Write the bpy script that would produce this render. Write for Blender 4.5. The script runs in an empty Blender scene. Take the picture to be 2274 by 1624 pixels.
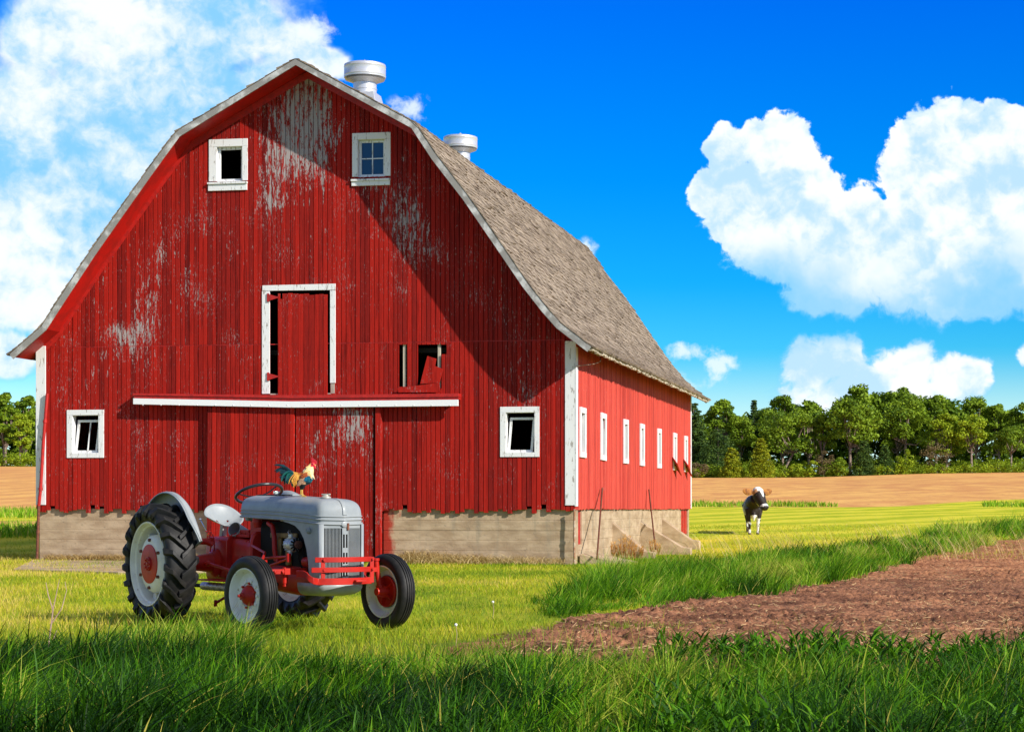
import bpy, math, random
import numpy as np
from mathutils import Vector, Matrix
random.seed(7)
RNG = np.random.default_rng(11)
SC = bpy.context.scene
COL = SC.collection
R = math.radians

# ------------------------------------------------------------------ camera
PW, PH = 2273.0, 1624.0            # picture size used for the measurements
F, CX, HY, HC = 4300.0, 1365.0, 1127.0, 1.17
cam = bpy.data.cameras.new('camera')
cam.sensor_fit = 'HORIZONTAL'; cam.sensor_width = 36.0
cam.lens = F / PW * 36.0
cam.shift_x = (PW / 2 - CX) / PW
cam.shift_y = (HY - PH / 2) / PW
cam.clip_start = 0.5; cam.clip_end = 6000
camo = bpy.data.objects.new('camera', cam); COL.objects.link(camo)
camo.location = (0, 0, HC); camo.rotation_euler = (R(90), 0, 0)
SC.camera = camo

# ------------------------------------------------------------------ node helpers
class NB:
    def __init__(s, tree): s.t = tree; s.n = tree.nodes; s.l = tree.links
    def new(s, typ, **kw):
        n = s.n.new(typ)
        for k, v in kw.items():
            setattr(n, k, v)
        return n
    def lk(s, a, b): s.l.new(a, b)
    def put(s, sock, v):
        if v is None: return
        if isinstance(v, bpy.types.NodeSocket): s.l.new(v, sock)
        else:
            if sock.type == 'RGBA' and not hasattr(v, '__len__'): v = (v, v, v, 1)
            if sock.type == 'RGBA' and len(v) == 3: v = (*v, 1)
            sock.default_value = v
    def m(s, op, a, b=None, c=None, clamp=False):
        n = s.new('ShaderNodeMath', operation=op); n.use_clamp = clamp
        s.put(n.inputs[0], a); s.put(n.inputs[1], b)
        if c is not None: s.put(n.inputs[2], c)
        return n.outputs[0]
    def vm(s, op, a, b=None):
        n = s.new('ShaderNodeVectorMath', operation=op)
        s.put(n.inputs[0], a)
        if b is not None:
            if op == 'SCALE': s.put(n.inputs['Scale'], b)
            else: s.put(n.inputs[1], b)
        return n.outputs['Value'] if op in ('LENGTH', 'DOT_PRODUCT', 'DISTANCE') else n.outputs[0]
    def mix(s, f, a, b, mode='MIX'):
        n = s.new('ShaderNodeMix', data_type='RGBA', blend_type=mode)
        n.clamp_factor = True
        s.put(n.inputs[0], f); s.put(n.inputs[6], a); s.put(n.inputs[7], b)
        return n.outputs[2]
    def noise(s, vec, scale=5, detail=4, rough=.55, dist=0, lac=2.0, out=0):
        n = s.new('ShaderNodeTexNoise')
        if vec is not None: s.lk(vec, n.inputs['Vector'])
        n.inputs['Scale'].default_value = scale; n.inputs['Detail'].default_value = detail
        n.inputs['Roughness'].default_value = rough; n.inputs['Distortion'].default_value = dist
        n.inputs['Lacunarity'].default_value = lac
        return n.outputs[out]
    def ramp(s, f, stops, interp='LINEAR'):
        n = s.new('ShaderNodeValToRGB'); r = n.color_ramp; r.interpolation = interp
        while len(r.elements) < len(stops): r.elements.new(0.5)
        for e, (p, c) in zip(r.elements, stops):
            e.position = p
            e.color = (c, c, c, 1) if not hasattr(c, '__len__') else (*c, 1)
        s.lk(f, n.inputs[0]); return n.outputs[0]
    def step(s, v, a, b):
        n = s.new('ShaderNodeMapRange'); n.interpolation_type = 'SMOOTHSTEP'
        s.put(n.inputs[0], v); s.put(n.inputs[1], a); s.put(n.inputs[2], b)
        return n.outputs[0]
    def mapv(s, vec, scale=(1, 1, 1), loc=(0, 0, 0)):
        n = s.new('ShaderNodeMapping')
        s.lk(vec, n.inputs[0]); n.inputs['Scale'].default_value = scale; n.inputs['Location'].default_value = loc
        return n.outputs[0]
    def comb(s, x, y, z):
        n = s.new('ShaderNodeCombineXYZ')
        s.put(n.inputs[0], x); s.put(n.inputs[1], y); s.put(n.inputs[2], z); return n.outputs[0]
    def sep(s, v):
        n = s.new('ShaderNodeSeparateXYZ'); s.lk(v, n.inputs[0]); return n.outputs
    def attr(s, name, out='Fac'):
        n = s.new('ShaderNodeAttribute'); n.attribute_name = name; return n.outputs[out]

# ------------------------------------------------------------------ light
SUNV = Vector((1.713, -1.257, 1.24)).normalized()
sun = bpy.data.lights.new('sun', 'SUN'); sun.energy = 5.0; sun.angle = R(0.5); sun.color = (1.0, 0.955, 0.87)
suno = bpy.data.objects.new('sun', sun); COL.objects.link(suno)
suno.rotation_euler = SUNV.to_track_quat('Z', 'Y').to_euler()
suno.location = (20, -20, 30)

SC.view_settings.view_transform = 'Standard'
SC.view_settings.look = 'None'
SC.view_settings.gamma = 1
SC.view_settings.exposure = 0.30
SC.view_settings.use_curve_mapping = False
SC.cycles.max_bounces = 6; SC.cycles.diffuse_bounces = 3; SC.cycles.glossy_bounces = 3
SC.cycles.transparent_max_bounces = 6; SC.cycles.transmission_bounces = 4
SC.cycles.use_denoising = True

# ------------------------------------------------------------------ sky
world = bpy.data.worlds.new('World'); SC.world = world; world.use_nodes = True
def build_world():
    nb = NB(world.node_tree); nb.n.clear()
    out = nb.new('ShaderNodeOutputWorld'); bg = nb.new('ShaderNodeBackground')
    bg.inputs['Strength'].default_value = 0.12
    sky = nb.new('ShaderNodeTexSky'); sky.sky_type = 'NISHITA'; sky.sun_disc = False
    sky.sun_elevation = R(30.3); sky.sun_rotation = R(126.3)
    sky.air_density = 1.0; sky.dust_density = 0.3; sky.ozone_density = 2.0
    tc = nb.new('ShaderNodeTexCoord'); d = tc.outputs['Generated']
    x, y, z = nb.sep(d)
    az = nb.m('ARCTAN2', x, y)
    hor = nb.m('SQRT', nb.m('ADD', nb.m('MULTIPLY', x, x), nb.m('MULTIPLY', y, y)))
    el = nb.m('DIVIDE', z, nb.m('MAXIMUM', hor, 0.05))
    # deepen the clear blue (polarised, saturated picture)
    hs = nb.new('ShaderNodeHueSaturation'); hs.inputs['Saturation'].default_value = 1.0
    nb.lk(sky.outputs[0], hs.inputs['Color'])
    tint = nb.ramp(nb.m('MAXIMUM', el, 0.0), [(0.0, (0.62, 0.90, 0.95)), (0.05, (0.42, 0.68, 0.82)), (0.08, (0.07, 0.50, 0.80)), (0.115, (0.012, 0.42, 0.82)),
                            (0.17, (0.0, 0.355, 0.86)), (0.26, (0.0, 0.272, 0.97)), (0.6, (0.25, 0.45, 0.95))])
    tint = nb.mix(nb.step(el, .35, .8), tint, (0.55, .55, .55))
    blue = nb.mix(1.0, hs.outputs[0], tint, 'MULTIPLY')
    blue = nb.vm('SCALE', blue, 1.35)
    p = nb.comb(az, el, 0.0)
    K = 1.0 / F
    def E(px, py, rx, ry, w=1.0):
        a = math.atan((px - CX) * K); return (a, (HY - py) * K, rx * K, ry * K, w)
    right = [E(1605, 330, 50, 65), E(1570, 430, 55, 60), E(1725, 330, 85, 85), E(1660, 450, 120, 110), E(1790, 440, 120, 110),
             E(1880, 500, 120, 100), E(1722, 500, 70, 60), E(2100, 330, 125, 110), E(2060, 420, 120, 130), E(2230, 330, 90, 100), E(2180, 520, 200, 150),
             E(1980, 580, 200, 110), E(1800, 560, 190, 80), E(1850, 650, 110, 70), E(2130, 655, 250, 90), E(1860, 655, 100, 60), E(2400, 450, 180, 260),
             E(1800, 820, 75, 75), E(1860, 800, 80, 75), E(2010, 820, 90, 75), E(1930, 880, 230, 75), E(2130, 840, 85, 60),
             E(2290, 800, 40, 30)]
    left = [E(330, 60, 330, 170), E(520, 90, 140, 110), E(640, 120, 90, 70), E(420, 230, 220, 120), E(90, 130, 110, 90),
            E(60, 320, 110, 170), E(40, 500, 140, 140), E(190, 330, 160, 190), E(20, 640, 170, 130), E(600, 200, 120, 80),
            E(720, 150, 60, 40), E(300, 330, 240, 170), E(180, 560, 150, 110), E(120, 700, 110, 80),
            E(20, 800, 90, 60), E(-300, 300, 300, 400)]
    wisp = [E(915, 245, 70, 42), E(1306, 548, 34, 30), E(1590, 812, 62, 62), E(1515, 782, 60, 34), E(1480, 850, 90, 40), E(700, 90, 70, 60), E(760, 170, 60, 50), E(2262, 640, 40, 30)]
    def field(pv, ells):
        acc = None
        for (a, e, rx, ry, w) in ells:
            v = nb.vm('MULTIPLY', nb.vm('SUBTRACT', pv, (a, e, 0)), (1 / rx, 1 / ry, 0))
            l = nb.vm('LENGTH', v)
            q = nb.m('SUBTRACT', 1.0, l)
            if acc is None: acc = q
            else:
                acc = nb.m('SMOOTH_MAX', acc, q, 0.18)
        return acc
    pz = nb.vm('ADD', p, nb.vm('SCALE', nb.vm('SUBTRACT', nb.noise(p, 55, 3, out=1), (.5, .5, .5)), 0.010))
    def puffs(pv):
        return nb.m('ADD', nb.m('MULTIPLY', nb.noise(pv, 38, 7, .58), 1.1), nb.m('MULTIPLY', nb.noise(pv, 140, 4, .6), .35))
    n1 = puffs(pz); off = (0.004, 0.010, 0)
    n2 = puffs(nb.vm('ADD', pz, off))
    fr = field(pz, right); fl = field(pz, left)
    dr = nb.m('ADD', nb.m('MULTIPLY', fr, 1.2), nb.m('MULTIPLY', nb.m('SUBTRACT', n1, .73), 1.4))
    nl = nb.m('ADD', nb.m('MULTIPLY', nb.noise(pz, 10, 6, .58), .95), nb.m('MULTIPLY', nb.noise(pz, 90, 5, .6), .18))
    dl = nb.m('ADD', fl, nb.m('MULTIPLY', nb.m('SUBTRACT', nl, .52), 1.5))
    fw = field(p, wisp); dw = nb.m('ADD', fw, nb.m('MULTIPLY', nb.m('SUBTRACT', nb.noise(pz, 75, 6, .62), .56), 3.2))
    mw = nb.m('MULTIPLY', nb.m('MULTIPLY', nb.step(dw, 0.0, 0.9), nb.step(fw, 0.0, .35)), .8)
    mr = nb.m('MULTIPLY', nb.step(dr, 0.0, nb.m('ADD', .16, nb.m('MULTIPLY', nb.m('SUBTRACT', 1.0, nb.step(el, .085, .14)), .30))), .97)
    ml = nb.m('MULTIPLY', nb.step(dl, -.02, 0.40), .95)
    # far from the view: unseen broken cloud all round, added as white fill light
    d3 = nb.mapv(d, (1, 1, 1.8))
    ng = nb.noise(d3, 2.2, 7, .6)
    away = nb.m('MAXIMUM', nb.step(nb.m('ABSOLUTE', az), 0.33, 0.48), nb.step(el, 0.30, 0.42))
    mg = nb.m('MULTIPLY', nb.step(ng, .46, .60), away)
    big = nb.m('SUBTRACT', nb.noise(pz, 17, 6, .55), nb.noise(nb.vm('ADD', pz, (0.008, 0.016, 0)), 17, 6, .55))
    relief = nb.m('ADD', nb.m('MULTIPLY', nb.m('SUBTRACT', n1, n2), .75), nb.m('MULTIPLY', big, 2.3))
    shr = nb.step(relief, -0.30, 0.20)
    low = nb.step(nb.m('ADD', el, nb.m('MULTIPLY', nb.m('SUBTRACT', nb.noise(pz, 14, 5, .55), .5), .10)), .098, .142)
    low = nb.m('MAXIMUM', low, nb.m('SUBTRACT', 1.0, nb.step(el, .078, .090)))
    shr = nb.m('MULTIPLY', nb.m('ADD', nb.m('MULTIPLY', shr, .62), .38), nb.m('ADD', .12, nb.m('MULTIPLY', low, .88)))
    WH = (7.1, 7.35, 7.5)
    cr = nb.mix(shr, (1.7, 4.5, 7.3), WH)
    lf = nb.step(nb.m('ADD', nb.noise(nb.vm('ADD', p, (.3, .1, 0)), 8, 5, .52), nb.m('MULTIPLY', nb.m('SUBTRACT', n1, n2), .35)), .36, .60)
    cl = nb.mix(lf, (1.9, 4.6, 7.2), WH)
    cg = nb.mix(nb.step(nb.noise(d3, 3.1, 4), .35, .6), (2.4, 2.5, 2.7), (4.6, 4.5, 4.4))
    CY = (1.1, 4.3, 7.5)
    cl = nb.mix(nb.step(ml, .0, .85), CY, cl); cr = nb.mix(nb.step(mr, .0, .9), CY, cr)
    c = nb.mix(mg, blue, cg); c = nb.mix(ml, c, cl); c = nb.mix(mw, c, (6.4, 7.1, 7.5)); c = nb.mix(mr, c, cr)
    # pale band low over the horizon
    c = nb.mix(nb.m('MULTIPLY', nb.m('SUBTRACT', 1.0, nb.step(el, 0.0, 0.075)), .55), c, (5.5, 7.0, 7.4))
    nb.lk(c, bg.inputs['Color']); nb.lk(bg.outputs[0], out.inputs[0])
build_world()

# ------------------------------------------------------------------ measuring helpers
def P(px, py, Z):
    "a measured direction at depth Z -> world point"
    return Vector(((px - CX) / F * Z, Z, HC + (HY - py) / F * Z))

# ------------------------------------------------------------------ naming helpers
def tag(o, label=None, cat=None, group=None, kind=None):
    if label: o['label'] = label
    if cat: o['category'] = cat
    if group: o['group'] = group
    if kind: o['kind'] = kind
    return o
def empty(name, loc=(0, 0, 0), rz=0.0, label=None, cat=None, group=None):
    o = bpy.data.objects.new(name, None); COL.objects.link(o)
    o.empty_display_size = .2
    o.location = loc; o.rotation_euler = (0, 0, rz)
    return tag(o, label, cat, group)
def copy_tree(o, parent=None):
    c = o.copy(); COL.objects.link(c)
    c.parent = parent
    if parent is not None: c.matrix_parent_inverse = o.matrix_parent_inverse.copy()
    for ch in list(o.children): copy_tree(ch, c)
    return c

# ------------------------------------------------------------------ mesh builder
class MB:
    def __init__(s): s.v = []; s.f = []; s.at = {}
    def add(s, vs, fs, M=None, **at):
        b = len(s.v)
        for p in vs:
            p = Vector(p)
            if M is not None: p = M @ p
            s.v.append(tuple(p))
        s.f += [tuple(b + i for i in f) for f in fs]
        for k, val in at.items():
            a = s.at.setdefault(k, {})
            for i in range(len(vs)): a[b + i] = val[i] if hasattr(val, '__len__') else val
        return s
    def box(s, x0, x1, y0, y1, z0, z1, M=None, **at):
        vs = [(x0, y0, z0), (x1, y0, z0), (x1, y1, z0), (x0, y1, z0), (x0, y0, z1), (x1, y0, z1), (x1, y1, z1), (x0, y1, z1)]
        fs = [(0, 3, 2, 1), (4, 5, 6, 7), (0, 1, 5, 4), (1, 2, 6, 5), (2, 3, 7, 6), (3, 0, 4, 7)]
        return s.add(vs, fs, M, **at)
    def cbox(s, c, d, M=None, **at):
        return s.box(c[0] - d[0] / 2, c[0] + d[0] / 2, c[1] - d[1] / 2, c[1] + d[1] / 2, c[2] - d[2] / 2, c[2] + d[2] / 2, M, **at)
    def prism(s, poly, ax, a0, a1, M=None, **at):
        "poly = 2d points; ax = axis of extrusion (0 x,1 y,2 z)"
        n = len(poly)
        def p3(p, a):
            if ax == 0: return (a, p[0], p[1])
            if ax == 1: return (p[0], a, p[1])
            return (p[0], p[1], a)
        vs = [p3(p, a0) for p in poly] + [p3(p, a1) for p in poly]
        fs = [tuple(range(n)), tuple(range(2 * n - 1, n - 1, -1))]
        fs += [(i, n + i, n + (i + 1) % n, (i + 1) % n) for i in range(n)]
        return s.add(vs, fs, M, **at)
    def tube(s, pts, r, n=10, caps=True, M=None, squash=None, **at):
        pts = [Vector(p) for p in pts]
        rs = list(r) if hasattr(r, '__len__') else [r] * len(pts)
        t0 = (pts[1] - pts[0]).normalized()
        up = Vector((0, 0, 1)) if abs(t0.z) < .9 else Vector((1, 0, 0))
        u = t0.cross(up).normalized(); vs = []
        for i, p in enumerate(pts):
            if i == 0: t = t0
            elif i == len(pts) - 1: t = (pts[i] - pts[i - 1]).normalized()
            else: t = ((pts[i + 1] - pts[i]).normalized() + (pts[i] - pts[i - 1]).normalized()).normalized()
            u = (u - t * u.dot(t))
            u = u.normalized() if u.length > 1e-6 else t.orthogonal().normalized()
            w = t.cross(u)
            for k in range(n):
                a = 2 * math.pi * k / n
                ru, rw = (rs[i], rs[i]) if squash is None else (rs[i] * squash[0], rs[i] * squash[1])
                vs.append(p + u * math.cos(a) * ru + w * math.sin(a) * rw)
        fs = []
        for i in range(len(pts) - 1):
            for k in range(n):
                fs.append((i * n + k, i * n + (k + 1) % n, (i + 1) * n + (k + 1) % n, (i + 1) * n + k))
        if caps:
            fs.append(tuple(range(n - 1, -1, -1))); fs.append(tuple((len(pts) - 1) * n + k for k in range(n)))
        return s.add(vs, fs, M, **at)
    def lathe(s, prof, n=24, M=None, closed=False, **at):
        "profile (r, h) turned round z"
        vs = []; m = len(prof)
        for (r, h) in prof:
            for k in range(n):
                a = 2 * math.pi * k / n; vs.append((r * math.cos(a), r * math.sin(a), h))
        fs = []
        for i in range(m if closed else m - 1):
            j = (i + 1) % m
            for k in range(n):
                fs.append((i * n + k, i * n + (k + 1) % n, j * n + (k + 1) % n, j * n + k))
        return s.add(vs, fs, M, **at)
    def ball(s, c, r, n=12, M=None, **at):
        rr = r if hasattr(r, '__len__') else (r, r, r)
        vs = []; h = n // 2
        for i in range(1, h):
            ph = math.pi * i / h
            for k in range(n):
                a = 2 * math.pi * k / n
                vs.append((c[0] + rr[0] * math.sin(ph) * math.cos(a), c[1] + rr[1] * math.sin(ph) * math.sin(a), c[2] + rr[2] * math.cos(ph)))
        b = len(vs); vs += [(c[0], c[1], c[2] + rr[2]), (c[0], c[1], c[2] - rr[2])]
        fs = []
        for i in range(h - 2):
            for k in range(n):
                fs.append((i * n + k, (i + 1) * n + k, (i + 1) * n + (k + 1) % n, i * n + (k + 1) % n))
        for k in range(n):
            fs.append((b, k, (k + 1) % n)); fs.append((b + 1, (h - 2) * n + (k + 1) % n, (h - 2) * n + k))
        return s.add(vs, fs, M, **at)
    def build(s, name, mat, parent=None, smooth=None, bevel=0.0, loc=None):
        me = bpy.data.meshes.new(name)
        me.from_pydata(s.v, [], s.f)
        me.materials.append(mat)
        for k, a in s.at.items():
            at = me.attributes.new(k, 'FLOAT', 'POINT')
            arr = np.zeros(len(s.v), dtype=np.float32)
            for i, x in a.items(): arr[i] = x
            at.data.foreach_set('value', arr)
        me.validate(clean_customdata=False)
        o = bpy.data.objects.new(name, me); COL.objects.link(o)
        if parent is not None: o.parent = parent
        if loc is not None: o.location = loc
        if smooth is not None:
            me.shade_smooth(); me.set_sharp_from_angle(angle=R(smooth))
        if bevel:
            b = o.modifiers.new('bevel', 'BEVEL'); b.width = bevel; b.segments = 2; b.limit_method = 'ANGLE'; b.angle_limit = R(35)
            b.harden_normals = False
        return o

def tri_mesh(name, co, tris, mat, parent=None, attrs=None, smooth=False):
    "numpy: co (n,3), tris (m,3)"
    me = bpy.data.meshes.new(name)
    co = np.ascontiguousarray(co, dtype=np.float32); tris = np.ascontiguousarray(tris, dtype=np.int32)
    me.vertices.add(len(co)); me.vertices.foreach_set('co', co.ravel())
    me.loops.add(tris.size); me.loops.foreach_set('vertex_index', tris.ravel())
    me.polygons.add(len(tris)); me.polygons.foreach_set('loop_start', np.arange(0, tris.size, tris.shape[1], dtype=np.int32))
    for k, a in (attrs or {}).items():
        a = np.asarray(a, dtype=np.float32)
        if a.ndim == 1:
            at = me.attributes.new(k, 'FLOAT', 'POINT'); at.data.foreach_set('value', a)
        else:
            at = me.attributes.new(k, 'FLOAT_COLOR', 'POINT')
            if a.shape[1] == 3: a = np.concatenate([a, np.ones((len(a), 1), np.float32)], 1)
            at.data.foreach_set('color', a.ravel())
    me.update(calc_edges=True)
    if smooth: me.shade_smooth()
    me.materials.append(mat)
    o = bpy.data.objects.new(name, me); COL.objects.link(o)
    if parent is not None: o.parent = parent
    return o

# value noise in numpy
def _h(ix, iy, s):
    n = (ix.astype(np.int64) * 374761393 + iy.astype(np.int64) * 668265263 + s * 974634777) & 0x7fffffff
    n = (n ^ (n >> 13)) * 1274126177 & 0x7fffffff
    return ((n ^ (n >> 16)) & 0xffff) / 65535.0
def vnoise(x, y, s=0):
    x = np.asarray(x, float); y = np.asarray(y, float)
    ix = np.floor(x); iy = np.floor(y); fx = x - ix; fy = y - iy
    fx = fx * fx * (3 - 2 * fx); fy = fy * fy * (3 - 2 * fy)
    a = _h(ix, iy, s); b = _h(ix + 1, iy, s); c = _h(ix, iy + 1, s); d = _h(ix + 1, iy + 1, s)
    return (a * (1 - fx) + b * fx) * (1 - fy) + (c * (1 - fx) + d * fx) * fy
def fbm(x, y, s=0, o=4, g=.5):
    t = 0; A = 1; n = 0
    for i in range(o):
        t = t + A * vnoise(x * 2 ** i, y * 2 ** i, s + i); n += A; A *= g
    return t / n
def inpoly(x, y, poly):
    x = np.asarray(x); y = np.asarray(y); r = np.zeros(x.shape, bool)
    n = len(poly)
    for i in range(n):
        x1, y1 = poly[i]; x2, y2 = poly[(i + 1) % n]
        c = ((y1 > y) != (y2 > y)) & (x < (x2 - x1) * (y - y1) / ((y2 - y1) if y2 != y1 else 1e-9) + x1)
        r ^= c
    return r

# ------------------------------------------------------------------ materials
def newmat(name):
    m = bpy.data.materials.new(name); m.use_nodes = True
    nb = NB(m.node_tree); nb.n.clear()
    out = nb.new('ShaderNodeOutputMaterial'); b = nb.new('ShaderNodeBsdfPrincipled')
    nb.lk(b.outputs[0], out.inputs[0])
    return m, nb, b, out
def bump(nb, b, h, strength=.3, dist=.01):
    n = nb.new('ShaderNodeBump'); n.inputs['Strength'].default_value = strength; n.inputs['Distance'].default_value = dist
    nb.lk(h, n.inputs['Height']); nb.lk(n.outputs[0], b.inputs['Normal'])
def mat(name, col, rough=.6, metal=0.0, col2=None, scale=6, amt=(.4, .65), bmp=0, bscale=40, bdist=.005, spec=.5, coat=0, stretch=(1, 1, 1), detail=5):
    m, nb, b, out = newmat(name)
    tc = nb.new('ShaderNodeTexCoord').outputs['Object']
    if col2 is not None:
        f = nb.step(nb.noise(nb.mapv(tc, stretch), scale, detail, .6), amt[0], amt[1])
        nb.put(b.inputs['Base Color'], nb.mix(f, col, col2))
    else:
        nb.put(b.inputs['Base Color'], col)
    b.inputs['Roughness'].default_value = rough; b.inputs['Metallic'].default_value = metal
    b.inputs['Specular IOR Level'].default_value = spec; b.inputs['Coat Weight'].default_value = coat
    b.inputs['Coat Roughness'].default_value = .15
    if bmp: bump(nb, b, nb.noise(nb.mapv(tc, stretch), bscale, 4), bmp, bdist)
    return m

def paint_wood(name, red, red2, bare, bare2, base_peel=0.0):
    "painted boards; 'tone' = board to board variation, 'peel' = how much paint is gone"
    m, nb, b, out = newmat(name)
    tc = nb.new('ShaderNodeTexCoord').outputs['Object']
    tone = nb.attr('tone'); peel = nb.attr('peel')
    g = nb.noise(nb.mapv(tc, (9, 9, .8)), 5, 5, .6)
    c = nb.mix(nb.step(nb.m('ADD', nb.m('MULTIPLY', g, .6), nb.m('MULTIPLY', tone, .6)), .25, .85), red, red2)
    # long drip / weather streaks and small chips
    n1 = nb.noise(nb.mapv(tc, (16, 16, 3.2)), 1.1, 8, .70, dist=.2)
    n2 = nb.noise(nb.mapv(tc, (60, 60, 14)), 1.2, 4, .65)
    v = nb.m('ADD', nb.m('MULTIPLY', n1, .66), nb.m('MULTIPLY', n2, .34))
    thr = nb.m('SUBTRACT', .715 - base_peel, nb.m('MULTIPLY', peel, .235))
    mask = nb.step(nb.m('SUBTRACT', v, thr), 0.0, 0.02)
    n3 = nb.noise(nb.mapv(tc, (75, 75, 11)), 1.0, 5, .7)
    fl = nb.step(nb.m('SUBTRACT', nb.m('ADD', nb.m('MULTIPLY', n3, .8), nb.m('MULTIPLY', nb.noise(tc, 1.3, 3), .3)), nb.m('SUBTRACT', .685 - base_peel * .5, nb.m('MULTIPLY', peel, .07))), 0.0, .03)
    mask = nb.m('MAXIMUM', mask, nb.m('MULTIPLY', fl, .85))
    dk = nb.step(nb.noise(nb.mapv(tc, (14, 14, .55)), 1.3, 6, .68), .50, .66)
    c = nb.mix(nb.m('MULTIPLY', dk, .72), c, nb.vm('MULTIPLY', c, (.42, .40, .50)))
    wood = nb.mix(nb.noise(nb.mapv(tc, (40, 40, 2)), 3, 4), bare, bare2)
    c = nb.mix(mask, c, wood)
    nb.put(b.inputs['Base Color'], c)
    nb.put(b.inputs['Roughness'], nb.m('ADD', .68, nb.m('MULTIPLY', mask, .3)))
    b.inputs['Specular IOR Level'].default_value = .12
    h = nb.m('ADD', nb.m('MULTIPLY', mask, -.5), nb.noise(nb.mapv(tc, (60, 60, 5)), 3, 4))
    bump(nb, b, h, .45, .006)
    return m
M = {}
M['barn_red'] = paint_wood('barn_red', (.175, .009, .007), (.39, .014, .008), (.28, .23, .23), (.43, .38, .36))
M['barn_side_sunlit'] = paint_wood('barn_side_sunlit_red', (.40, .034, .024), (.64, .080, .052), (.40, .20, .16), (.5, .4, .35), -.015)  # lighter salmon copy of the barn red, strong sun put into the colour
M['soffit_red'] = mat('soffit_red', (.50, .008, .004), .5, col2=(.36, .010, .006), scale=3)
M['white_wood'] = mat('white_wood', (.76, .76, .76), .6, col2=(.36, .33, .30), scale=9, amt=(.58, .64), bmp=.3, stretch=(3, 3, .6))
M['rake'] = mat('weathered_board', (.26, .245, .23), .85, col2=(.58, .57, .56), scale=3, amt=(.45, .66), bmp=.4, detail=8)
M['grey_wood'] = mat('grey_wood', (.30, .25, .20), .85, col2=(.48, .42, .35), scale=8, stretch=(1, 1, .2), bmp=.4)
M['dark'] = mat('dark_timber', (.03, .025, .02), .9)
M['glass'] = mat('window_glass', (.03, .045, .06), .06, spec=.8)
M['track_white'] = mat('track_white', (.80, .81, .82), .45, col2=(.55, .35, .18), scale=5, amt=(.66, .74))
M['galv'] = mat('galvanised', (.62, .62, .64), .38, .45, col2=(.42, .25, .14), scale=5, amt=(.66, .76))
M['red_plain'] = mat('red_paint_plain', (.46, .012, .008), .5, col2=(.33, .010, .008), scale=10, bmp=.2)
M['rust'] = mat('rust', (.12, .035, .02), .85, col2=(.20, .07, .035), scale=20)
# ------------------------------------------------------------------ terrain
def sm(a, b, x):
    t = np.clip((np.asarray(x, float) - a) / (b - a), 0, 1); return t * t * (3 - 2 * t)
def H(x, y):
    x = np.asarray(x, float); y = np.asarray(y, float)
    b = x / np.maximum(y, 8.0)
    # far field rises to the edge of the wood
    top = np.interp(b, [-.6, -.30, -.25, .03, .10, .16, .21, .5], [8.5, 8.2, 7.6, 6.3, 6.35, 7.0, 7.2, 8.5])
    z = np.interp(y, [0, 50, 62, 115], [0, 0, .42, 1.28])
    z = z * sm(44, 60, y) + 0 * x
    f = np.clip((y - 115) / (325 - 115), 0, None)
    z = np.where(y > 115, 1.28 + (top - 1.28) * np.where(f < 1, f ** .92, 1 + (f - 1) * .55), z)
    near = 1 - sm(20, 60, y)
    z = z + near * (fbm(x * .35, y * .35, 5) - .5) * .06
    # right hand verge lifts a little towards the far end of the plough
    return z
def ground(px, py):
    "where the measured direction meets the land"
    lo, hi = 5.0, 330.0; u = (px - CX) / F; v = (HY - py) / F
    Z = lo
    prev = lo
    while Z < hi:
        if HC + v * Z < float(H(u * Z, Z)):
            a, b2 = prev, Z
            for _ in range(30):
                mm = (a + b2) / 2
                if HC + v * mm < float(H(u * mm, mm)): b2 = mm
                else: a = mm
            return (u * b2, b2)
        prev = Z; Z *= 1.02
    return (u * hi, hi)
def G(px, py):
    x, y = ground(px, py); return Vector((x, y, float(H(x, y))))

def gpoly(pts): return [ground(*p) for p in pts]
SOIL = gpoly([(930, 1462), (1010, 1428), (1110, 1402), (1250, 1376), (1420, 1352), (1560, 1333), (1640, 1325), (1760, 1304), (1850, 1288), (1960, 1258),
              (2080, 1228), (2200, 1206), (2290, 1190), (2700, 1158), (3200, 1150), (3400, 1470), (2273, 1478), (1750, 1500), (1100, 1480)])
BERM = gpoly([(1205, 1375), (1215, 1345), (1290, 1312), (1400, 1292), (1530, 1278), (1640, 1258), (1760, 1236), (1900, 1212), (2050, 1186), (2150, 1174), (2290, 1165), (2700, 1150),
              (2700, 1162), (2290, 1195), (2200, 1210), (2080, 1235), (1960, 1263), (1850, 1292), (1760, 1308), (1640, 1328), (1560, 1337), (1420, 1355), (1290, 1370)])
def soil_mask(x, y):
    jx = (fbm(np.asarray(x) * 1.3, np.asarray(y) * .8, 31) - .5); jy = (fbm(np.asarray(x) * 1.3, np.asarray(y) * .8, 37) - .5)
    return inpoly(x + jx * 1.2, y + jy * 2.6, SOIL)

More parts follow.
